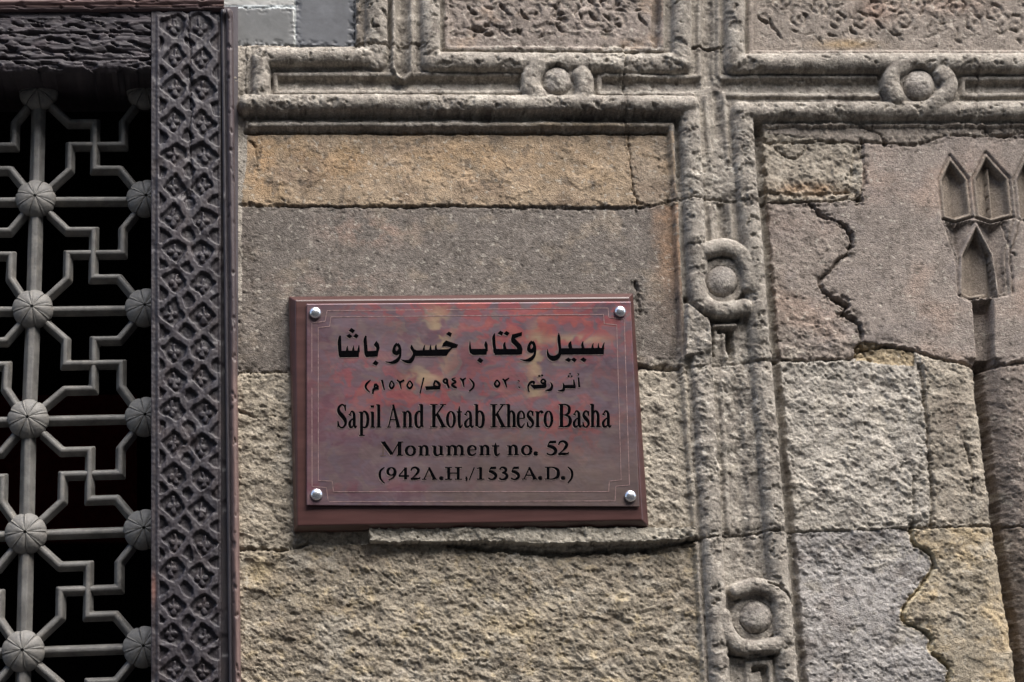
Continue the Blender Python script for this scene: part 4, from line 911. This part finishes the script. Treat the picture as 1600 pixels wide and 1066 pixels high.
# --- Latin glyphs: unit box, strokes (points with width), widths in T (thick) and t (thin)
def glyph(ch, T, t):
    s = t * 1.0; g = []
    def L(*p): g.append(list(p))
    def Cv(*p): g.append(cr(p))
    def el(cx, cy, rx_, ry_, T2, t2):
        g.append([(cx + rx_ * math.cos(a), cy + ry_ * math.sin(a), t2 + (T2 - t2) * abs(math.cos(a)) ** 1.3) for a in [2 * math.pi * i / 20 for i in range(21)]])
    if ch == 'S': Cv((.86, .74, s), (.78, .93, 1.6 * t), (.48, 1.0, 1.6 * t), (.16, .87, .8 * T), (.18, .69, 1.15 * T), (.5, .52, 1.35 * T), (.82, .34, 1.15 * T), (.88, .15, .8 * T), (.55, -.01, 1.5 * t), (.2, .06, 1.5 * t), (.08, .27, s)); L((.88, .72, s), (.88, 1, s)); L((.06, 0, s), (.06, .28, s))
    elif ch == 's': Cv((.84, .5, s), (.72, .66, 1.5 * t), (.45, .7, 1.5 * t), (.18, .6, .7 * T), (.2, .48, T), (.5, .36, 1.2 * T), (.8, .24, T), (.85, .1, .7 * T), (.5, -.01, 1.4 * t), (.2, .05, 1.4 * t), (.06, .22, s)); L((.88, .48, s), (.88, .7, s)); L((.05, 0, s), (.05, .2, s))
    elif ch == 'a': L((.14, .52, 1.0 * T), (.2, .57, .9 * T)); Cv((.14, .56, t), (.38, .7, 1.5 * t), (.62, .63, .8 * T), (.68, .45, T), (.68, .12, T)); Cv((.68, .14, T), (.8, .0, .6 * T), (1.0, .07, t)); Cv((.68, .42, t), (.35, .33, 1.5 * t), (.12, .18, .9 * T), (.22, .02, .8 * T), (.48, .03, 1.4 * t), (.68, .16, t))
    elif ch in 'pbh' or ch in 'nmu' or ch == 'r':
        if ch == 'p': L((.3, .67, T), (.3, -.34, T)); L((.02, .655, s), (.34, .68, s)); L((.04, -.35, s), (.62, -.35, s)); Cv((.3, .54, t), (.52, .7, 1.5 * t), (.82, .6, .9 * T), (.92, .35, T), (.82, .08, .9 * T), (.55, -.01, 1.4 * t), (.3, .1, t))
        if ch == 'b': L((.27, 1, T), (.27, .03, T)); L((0, .985, s), (.3, 1, s)); Cv((.27, .54, t), (.52, .7, 1.5 * t), (.82, .6, .9 * T), (.92, .35, T), (.82, .08, .9 * T), (.55, -.01, 1.4 * t), (.27, .08, t))
        if ch in 'nh':
            top = .68 if ch == 'n' else 1.0
            L((.25, top, T), (.25, 0, T)); L((.0, top - .015, s), (.28, top, s)); Cv((.27, .52, t), (.48, .7, 1.6 * t), (.7, .62, .9 * T), (.76, .45, T), (.76, 0, T)); L((.04, .01, s), (.47, .01, s)); L((.56, .01, s), (1, .01, s))
        if ch == 'm':
            L((.16, .68, T), (.16, 0, T)); L((.0, .665, s), (.18, .68, s))
            for a in (.16, .5): Cv((a, .52, t), (a + .14, .7, 1.6 * t), (a + .29, .62, .9 * T), (a + .33, .45, T), (a + .33, 0, T))
            for a in (.16, .5, .84): L((a - .13, .01, s), (a + .14, .01, s))
        if ch == 'u': Cv((.25, .68, T), (.25, .4, T), (.25, .2, T), (.34, .03, .8 * T), (.52, .0, 1.5 * t), (.76, .16, t)); L((.77, .68, T), (.77, .0, T)); L((.0, .68, s), (.27, .68, s)); L((.52, .68, s), (.78, .68, s)); L((.77, .02, s), (1, .02, s))
        if ch == 'r': L((.3, .68, T), (.3, 0, T)); L((.0, .665, s), (.33, .68, s)); L((.02, .01, s), (.62, .01, s)); Cv((.32, .46, t), (.5, .64, 1.4 * t), (.78, .68, .8 * T), (.9, .6, T))
    elif ch in 'il':
        top = .68 if ch == 'i' else 1.0
        L((.52, top, T), (.52, 0, T)); L((.08, top - .015, s), (.56, top, s)); L((.08, .01, s), (.98, .01, s))
        if ch == 'i': L((.46, .87, 1.15 * T), (.46, .97, 1.15 * T))
    elif ch in 'AV':
        L((.13, 0, 1.3 * t), (.5, 1, 1.2 * t)); L((.46, 1, .7 * T), (.84, 0, 1.15 * T)); L((0, .01, s), (.3, .01, s)); L((.66, .01, s), (1, .01, s))
        if ch == 'A': L((.25, .33, 1.2 * t), (.7, .33, 1.2 * t))
    elif ch == 'd': L((.76, 1, T), (.76, .02, T)); L((.46, .985, s), (.8, 1, s)); L((.76, .02, 1.3 * s), (1, .05, s)); Cv((.76, .56, t), (.5, .7, 1.5 * t), (.18, .58, .9 * T), (.1, .35, T), (.18, .08, .9 * T), (.48, -.01, 1.4 * t), (.76, .12, t))
    elif ch == 'K': L((.23, 1, 1.1 * T), (.23, 0, 1.1 * T)); L((0, .99, s), (.46, .99, s)); L((0, .01, s), (.46, .01, s)); L((.23, .4, 1.3 * t), (.82, .98, 1.5 * t)); L((.62, .99, s), (1, .99, s)); L((.42, .6, T), (.86, 0, 1.15 * T)); L((.62, .01, s), (1.04, .01, s))
    elif ch == 'o': el(.5, .345, .4, .345, T, 1.2 * t)
    elif ch == 't': Cv((.48, .92, .6 * t), (.46, .6, T), (.46, .25, T), (.55, .02, .8 * T), (.75, .01, 1.4 * t), (.98, .12, t)); L((.02, .67, 1.3 * t), (.92, .67, 1.3 * t))
    elif ch == 'e': L((.14, .38, t), (.88, .38, t)); Cv((.86, .38, T * .7), (.82, .58, .7 * T), (.5, .7, 1.4 * t), (.18, .58, .9 * T), (.1, .35, T), (.2, .08, .9 * T), (.55, -.01, 1.6 * t), (.92, .16, t))
    elif ch == 'B': L((.24, 1, 1.1 * T), (.24, 0, 1.1 * T)); L((0, .99, s), (.5, .99, s)); L((0, .01, s), (.5, .01, s)); Cv((.24, .99, t), (.6, .98, 1.4 * t), (.84, .88, .8 * T), (.86, .74, T), (.78, .6, .8 * T), (.5, .53, t), (.24, .53, t)); Cv((.45, .53, t), (.82, .46, .8 * T), (.95, .27, 1.1 * T), (.82, .07, .8 * T), (.5, .01, 1.3 * t), (.24, .01, t))
    elif ch == 'M': L((.08, 1, 1.15 * T), (.48, .08, 1.0 * T)); L((.47, .05, 1.1 * t), (.8, .98, 1.1 * t)); L((.83, 1, 1.15 * T), (.83, 0, 1.15 * T)); L((-.02, .99, s), (.16, .99, s)); L((.7, .01, s), (1.0, .01, s)); L((.75, .99, s), (1, .99, s))
    elif ch == 'H': L((.22, 1, T), (.22, 0, T)); L((.77, 1, T), (.77, 0, T)); L((.22, .52, 1.2 * t), (.77, .52, 1.2 * t)); [L((a, b, s), (a + .42, b, s)) for a in (0, .57) for b in (.01, .99)]
    elif ch == 'D': L((.22, 1, T), (.22, 0, T)); L((0, .99, s), (.4, .99, s)); L((0, .01, s), (.4, .01, s)); Cv((.2, .99, t), (.55, .98, 1.4 * t), (.84, .8, T), (.9, .5, 1.2 * T), (.84, .2, T), (.55, .02, 1.4 * t), (.2, .01, t))
    elif ch == '5': L((.3, .94, .8 * T), (.88, .96, .8 * T)); L((.3, .96, 1.2 * t), (.14, .6, 1.3 * t)); Cv((.12, .64, .6 * T), (.4, .62, T), (.72, .48, 1.1 * T), (.85, .27, T), (.7, .08, .8 * T), (.4, -.01, 1.4 * t), (.05, .1, 1.6 * t))
    elif ch == '2': Cv((.06, .72, 1.3 * t), (.18, .93, 1.6 * t), (.5, 1, .7 * T), (.8, .82, T), (.74, .58, .9 * T), (.42, .28, 1.3 * t), (.05, .04, t)); L((.03, .05, .7 * T), (.6, .06, .8 * T), (.93, .08, .6 * T), (.98, .2, s))
    elif ch == '9': el(.46, .67, .36, .31, T, 1.2 * t); Cv((.83, .7, T), (.82, .45, .9 * T), (.6, .14, 1.4 * t), (.18, -.04, t))
    elif ch == '4': L((.68, .98, t), (.06, .3, 1.2 * t)); L((.03, .29, .6 * T), (1, .29, .6 * T)); L((.68, 1, T), (.68, 0, T))
    elif ch == '3': Cv((.08, .8, 1.3 * t), (.36, 1, 1.6 * t), (.74, .86, T), (.68, .64, .8 * T), (.34, .53, t)); Cv((.34, .53, t), (.74, .46, .8 * T), (.86, .25, 1.1 * T), (.66, .04, .8 * T), (.32, -.01, .6 * T), (.06, .1, .7 * T))
    elif ch == '1': L((.56, 1, T), (.56, 0, T)); L((.16, .88, s), (.58, 1, 1.4 * s)); L((.14, .01, s), (.98, .01, s))
    elif ch == '(': Cv((.92, 1.02, t), (.3, .75, .7 * T), (.14, .42, .85 * T), (.3, .05, .7 * T), (.92, -.32, t))
    elif ch == ')': Cv((.1, 1.02, t), (.72, .75, .7 * T), (.88, .42, .85 * T), (.72, .05, .7 * T), (.1, -.32, t))
    elif ch == '/': L((.9, 1, 1.2 * t), (.1, -.05, 1.2 * t))
    elif ch == '.': el(.5, .1, .2, .045, T, T); L((.2, .1, T), (.8, .1, T))
    elif ch == ',': L((.3, .12, T), (.75, .1, T)); Cv((.7, .1, .7 * T), (.6, -.08, 1.2 * t), (.35, -.16, t))
    return g
M_BOARD.node_tree.nodes['Principled BSDF'].inputs['Coat Weight'].default_value = 0.3
M_BOARD.node_tree.nodes['Principled BSDF'].inputs['Coat Roughness'].default_value = 0.3
def textline(spec, top0, base0, slope, T, t, name, label, x_ref):
    k_ = Ink()
    for ch, x0, x1 in spec:
        for st in glyph(ch, T, t):
            pts = []
            for a, b, w in st:
                px = x0 + (x1 - x0) * a; sh = slope * (px - x_ref); pts.append((px, base0 + (top0 - base0) * b + sh, w))
            k_.strip(pts)
    return k_.build(name, M_INK, label)
textline([('S', 527, 541.5), ('a', 544.5, 557.5), ('p', 560, 576), ('i', 578, 586), ('l', 587, 596), ('A', 604, 626), ('n', 628, 645), ('d', 648, 662),
          ('K', 672, 697), ('o', 697.5, 711.5), ('t', 713, 722.5), ('a', 725, 740), ('b', 740.5, 756.5), ('K', 766, 790), ('h', 790.5, 807), ('e', 808, 820.5), ('s', 823, 834), ('r', 836, 848.5), ('o', 850, 863.5),
          ('B', 872.5, 892), ('a', 895, 909), ('s', 910, 921), ('h', 921.5, 938.5), ('a', 940.5, 955)], 632.6, 668.2, -.002, 4.9, 1.7, 'inscription', 'black English name line', 527)
mono = [('M', 596, 630), ('o', 633, 649.5), ('n', 653, 671.5), ('u', 674.5, 693.5), ('m', 696.5, 727), ('e', 730.5, 745), ('n', 748, 766.5), ('t', 768, 781), ('n', 792, 811), ('o', 814.5, 831), ('.', 833.5, 840.5), ('5', 853, 871), ('2', 871.5, 888.5)]
textline(mono, 691, 712, -.004, 5.1, 1.7, 'inscription', 'black monument number line', 596)
textline([('(', 592, 601.5), ('9', 604, 620), ('4', 622, 639), ('2', 641, 656.5), ('V', 659, 683), ('.', 686, 693), ('H', 695, 722), (',', 725, 731.5), ('/', 732, 742), ('1', 743, 757), ('5', 762, 777), ('3', 779, 794),
          ('5', 797.5, 812.5), ('A', 815, 840), ('.', 840.5, 847.5), ('D', 851, 874.5), ('.', 876, 883.5), (')', 886, 895)], 730.8, 749.6, -.002, 4.7, 1.6, 'inscription', 'black date line in Latin digits', 592)
fk = Ink(False)
fk.strip([(598.5, 694, 1.6), (598.5, 712, 1.6)]); fk.strip([(594, 712, 1.2), (603, 712, 1.2)]); fk.build('inscription', M_FAINT, 'worn brown leg of the letter M'); fk = Ink(False)
fk.strip([(665, 744, 1.1), (676, 744, 1.1)])
fk.build('inscription', M_FAINT, 'faint crossbar of a worn letter A')
# --- Arabic lines traced as strokes and polygons
def tr(off, sc): return lambda pts: [tuple([off[0] + p[0] / sc, off[1] + p[1] / sc] + ([p[2] / sc] if len(p) > 2 else [])) for p in pts]
ar = Ink(); z = tr((520, 505), 13.33)
def AS(*p, curve=True): ar.strip(cr(z(list(p))) if curve else z(list(p)))
def AP(*p): ar.poly(z(list(p)))
def AL(*p): ar.strip(cr(z(list(p) + [p[0]])))
AS((155, 262, 30), (140, 340, 70), (140, 450, 75), (150, 600, 75), (165, 655, 90)); AP((115, 580), (555, 572), (540, 712), (140, 715), (118, 650))
AS((305, 475, 12), (298, 530, 40), (300, 590, 70)); AS((430, 470, 12), (425, 530, 40), (425, 590, 70)); AS((545, 462, 15), (538, 530, 42), (535, 600, 60))
AP((385, 100), (465, 155), (415, 215), (330, 165)); AP((345, 225), (410, 275), (350, 320), (275, 270)); AP((480, 215), (540, 265), (490, 320), (420, 280))
AS((690, 265, 30), (672, 350, 70), (680, 450, 75), (692, 600, 75), (705, 655, 85)); AP((660, 590), (955, 570), (935, 700), (690, 712), (662, 660))
AP((908, 368), (960, 440), (976, 520), (950, 610), (900, 575), (905, 520), (850, 455)); AP((885, 775), (958, 830), (900, 892), (825, 845))
def waw(dx, dy, s=1.0):
    q = lambda *p: [(a * s + dx, b * s + dy, w) for a, b, w in p]
    AL(*q((1345, 430, 62), (1285, 500, 58), (1278, 600, 85), (1345, 625, 85), (1392, 530, 62)))
    AS(*q((1380, 450, 40), (1402, 540, 52), (1405, 640, 48), (1380, 730, 62), (1300, 805, 80), (1200, 825, 42), (1090, 803, 8)))
waw(0, 0)
z = tr((600, 505), 13.33)
AS((573, 455, 12), (580, 520, 65), (625, 610, 55), (612, 700, 72), (545, 795, 88), (460, 800, 62), (352, 762, 8)); AP((560, 500), (600, 530), (680, 568), (1395, 540), (1300, 686), (620, 690), (590, 600))
AS((853, 450, 10), (835, 500, 32), (825, 570, 60), curve=False); AS((972, 450, 12), (968, 500, 32), (968, 570, 60), curve=False); AS((1085, 450, 18), (1078, 500, 40), (1082, 570, 62), curve=False)
AP((1290, 360), (1545, 450), (1510, 518), (1425, 525), (1360, 600), (1320, 560), (1395, 512), (1300, 485), (1205, 492), (1230, 420)); AP((1350, 178), (1415, 215), (1385, 292), (1290, 230))
z = tr((725, 505), 13.33)
AS((122, 385, 12), (122, 460, 35), (128, 540, 50), (150, 620, 62)); AP((108, 520), (150, 540), (490, 536), (465, 665), (180, 667), (120, 620)); AS((455, 380, 15), (455, 450, 72), (468, 530, 55), (465, 590, 60))
AP((325, 718), (402, 775), (350, 842), (268, 780))
AS((640, 215, 15), (618, 300, 66), (622, 400, 68), (635, 520, 66), (655, 625, 80)); AP((615, 540), (1120, 540), (1215, 640), (1150, 662), (640, 667)); AS((857, 392, 12), (838, 460, 58), (855, 560, 72))
AP((755, 160), (820, 195), (785, 267), (695, 220)); AP((880, 165), (952, 210), (900, 267), (820, 230))
AP((1000, 240), (1212, 185), (1205, 265), (1058, 320), (1190, 455), (1220, 540), (1208, 652), (1100, 600), (1105, 540), (1090, 505), (985, 405), (975, 330))
waw(75, -45)
z = tr((840, 505), 13.33)
AS((437, 205, 10), (442, 300, 66), (450, 420, 62), (465, 560, 60), (455, 650, 75), (390, 720, 105), (310, 735, 110), (235, 690, 70), (208, 620, 40), (205, 540, 8)); AP((450, 525), (1385, 520), (1375, 655), (455, 662))
AS((695, 378, 12), (672, 450, 76), (688, 540, 72)); AS((948, 378, 12), (930, 450, 52), (948, 540, 66)); AS((1160, 418, 10), (1145, 470, 35), (1140, 540, 66)); AS((1270, 418, 10), (1265, 480, 30), (1268, 540, 60)); AS((1390, 405, 12), (1365, 470, 38), (1360, 540, 62))
AP((640, 718), (702, 765), (650, 817), (562, 770)); AP((755, 718), (817, 765), (770, 817), (688, 765)); AP((950, 713), (1022, 765), (965, 817), (883, 765))
ar.build('inscription', M_INK, 'large black Arabic name line')
ar = Ink(); z = tr((560, 580), 13.33)
AS((255, 185, 20), (170, 270, 48), (155, 350, 45), (235, 445, 22)); AL((350, 265, 45), (405, 330, 48), (335, 355, 45)); AS((425, 368, 40), (320, 378, 52), (300, 480, 34)); AS((488, 185, 48), (540, 395, 28))
AL((688, 200, 30), (740, 290, 38), (690, 362, 48), (648, 300, 38)); AS((800, 185, 30), (860, 235, 50), (955, 190, 45), curve=False); AS((862, 230, 52), (893, 378, 16)); AL((1068, 200, 30), (1125, 290, 38), (1070, 360, 48), (1015, 300, 38)); AS((1362, 135, 32), (1280, 470, 28))
z = tr((660, 580), 13.33)
AP((55, 320), (372, 305), (370, 385), (75, 397)); AL((268, 195, 35), (350, 270, 60), (340, 335, 45), (240, 300, 45)); AL((470, 158, 46), (438, 215, 46), (490, 255, 42), (512, 190, 46)); AS((512, 180, 55), (520, 270, 50), (555, 352, 44))
AS((690, 140, 16), (615, 175, 32), (690, 225, 50), (610, 285, 40), (660, 325, 58), (715, 352, 35)); AS((785, 150, 35), (835, 195, 58), (905, 145, 26), curve=False); AS((838, 180, 60), (865, 335, 20)); AS((980, 158, 20), (1060, 250, 46), (1055, 340, 42), (975, 422, 28))
z = tr((760, 580), 10.0)
AL((165, 138, 26), (205, 198, 32), (165, 245, 40), (128, 200, 32)); AS((252, 122, 24), (290, 155, 42), (355, 108, 16), curve=False); AS((285, 148, 42), (318, 258, 14)); AS((490, 150, 16), (520, 160, 16)); AS((500, 248, 18), (525, 262, 18))
AS((668, 332, 20), (650, 245, 28), (690, 178, 38), (742, 172, 34), (735, 210, 26)); AS((690, 215, 22), (765, 270, 46)); AP((720, 215), (935, 212), (925, 268), (760, 278)); AL((885, 122, 26), (922, 165, 34), (885, 195, 34), (852, 165, 28)); AS((915, 160, 32), (918, 250, 44))
AP((825, 58), (848, 75), (825, 95), (800, 76)); AP((868, 50), (892, 68), (870, 86), (846, 68)); AS((1000, 178, 12), (1025, 232, 38), (995, 292, 44), (920, 302, 12)); AS((1192, 185, 12), (1210, 240, 38), (1195, 302, 44), (1115, 308, 10)); AP((1200, 218), (1392, 215), (1395, 272), (1200, 272)); AS((1362, 135, 20), (1378, 250, 40))
AP((1305, 28), (1325, 42), (1305, 58), (1285, 42)); AP((1282, 68), (1304, 82), (1284, 100), (1262, 82)); AP((1330, 66), (1352, 80), (1330, 98), (1310, 80)); AS((1437, 100, 24), (1450, 255, 34)); AS((1420, 42, 12), (1445, 48, 12), (1425, 72, 10))
ar.build('inscription', M_INK, 'small black Arabic number and date line')
# --- scribed double border
bl = Ink(False)
for d_, lp in enumerate(([(511, 485.5), (950, 481.5), (951, 496), (975.5, 499), (983.5, 758), (962, 760), (961, 783), (513, 784), (510, 762), (487.6, 760), (487.2, 505), (508, 502)],
            [(517, 495.5), (943, 491.5), (944, 506), (963.5, 508), (970.5, 750), (952, 752), (951, 768.5), (521, 768.5), (519, 752), (497.4, 751), (497.2, 512), (515, 510)])):
    lp2 = lp + [lp[0]]
    for a, b in zip(lp2[:-1], lp2[1:]): bl.strip([(a[0], a[1], 1.1), (b[0], b[1], 1.1)], lift=.45)
bl.build('scribed_border', M_LINE)
# --- studs
def stud_mesh():
    V = []; F_ = []; nr, na = 7, 22; R = .0102; Hh = .0066
    for i in range(nr + 1):
        th = math.pi / 2 * i / nr
        for j in range(na): a = 2 * math.pi * j / na; V.append((R * math.sin(th) * math.cos(a), -Hh * math.cos(th), R * math.sin(th) * math.sin(a)))
    for i in range(nr):
        for j in range(na): k = i * na + j; k2 = i * na + (j + 1) % na; F_.append((k, k2, k2 + na, k + na))
    b = len(V)
    for j in range(na): V.append((V[nr * na + j][0], .004, V[nr * na + j][2]))
    for j in range(na): F_.append((nr * na + j, nr * na + (j + 1) % na, b + (j + 1) % na, b + j))
    return mesh_obj('stud', V, F_, M_STUD, me_only=True)
sm = stud_mesh(); pl0 = parent_loc(plq)
for a, b in ((492.5, 489), (969, 487), (494.5, 773), (985, 775.5)):
    p = PH(a, b, PHt + 1.5); o = bpy.data.objects.new('stud', sm); link(o, plq); o.location = Vector(p) - pl0

# ================================================================== the street below (out of frame, bounces light)
g = 14.0
ground = mesh_obj('ground', [(-g, -g, 0), (g, -g, 0), (g, 0.3, 0), (-g, 0.3, 0)], [(0, 1, 2, 3)], M_GROUND, None, None, False)
ground['kind'] = 'structure'

# the other side of the narrow street (behind the camera, shades the low sky and shows in the gloss)
M_FAC = material('pale_plaster_facade', base=(0.20, 0.17, 0.14), rough=0.95, spec=0.1, nscale=2, namp=0.25, bscale=20, bstr=0.2, bdist=0.01)
fac = thing('opposite_building', 'plain plastered house front across the narrow street', 'building', (0, -6.2, 0))
def slab(name, x0, x1, y0, y1, z0, z1, mt, par):
    V = [(x, y, z) for z in (z0, z1) for x, y in ((x0, y0), (x1, y0), (x1, y1), (x0, y1))]
    return mesh_obj(name, V, [(0, 3, 2, 1), (4, 5, 6, 7), (0, 1, 5, 4), (1, 2, 6, 5), (2, 3, 7, 6), (3, 0, 4, 7)], mt, par, None, False)
slab('wall', -12, 12, -7.2, -6.2, 0, 8.2, M_FAC, fac)
slab('cornice', -12, 12, -6.2, -5.98, 7.9, 8.25, M_FAC, fac)
for i in range(-4, 5):
    for zz in (1.2, 4.9):
        w_ = slab('window', i * 2.6 - .55, i * 2.6 + .55, -6.2, -6.16, zz, zz + 1.7, M_DARK, fac)
        slab('sill', i * 2.6 - .7, i * 2.6 + .7, -6.2, -6.08, zz - .12, zz - .01, M_FAC, fac)
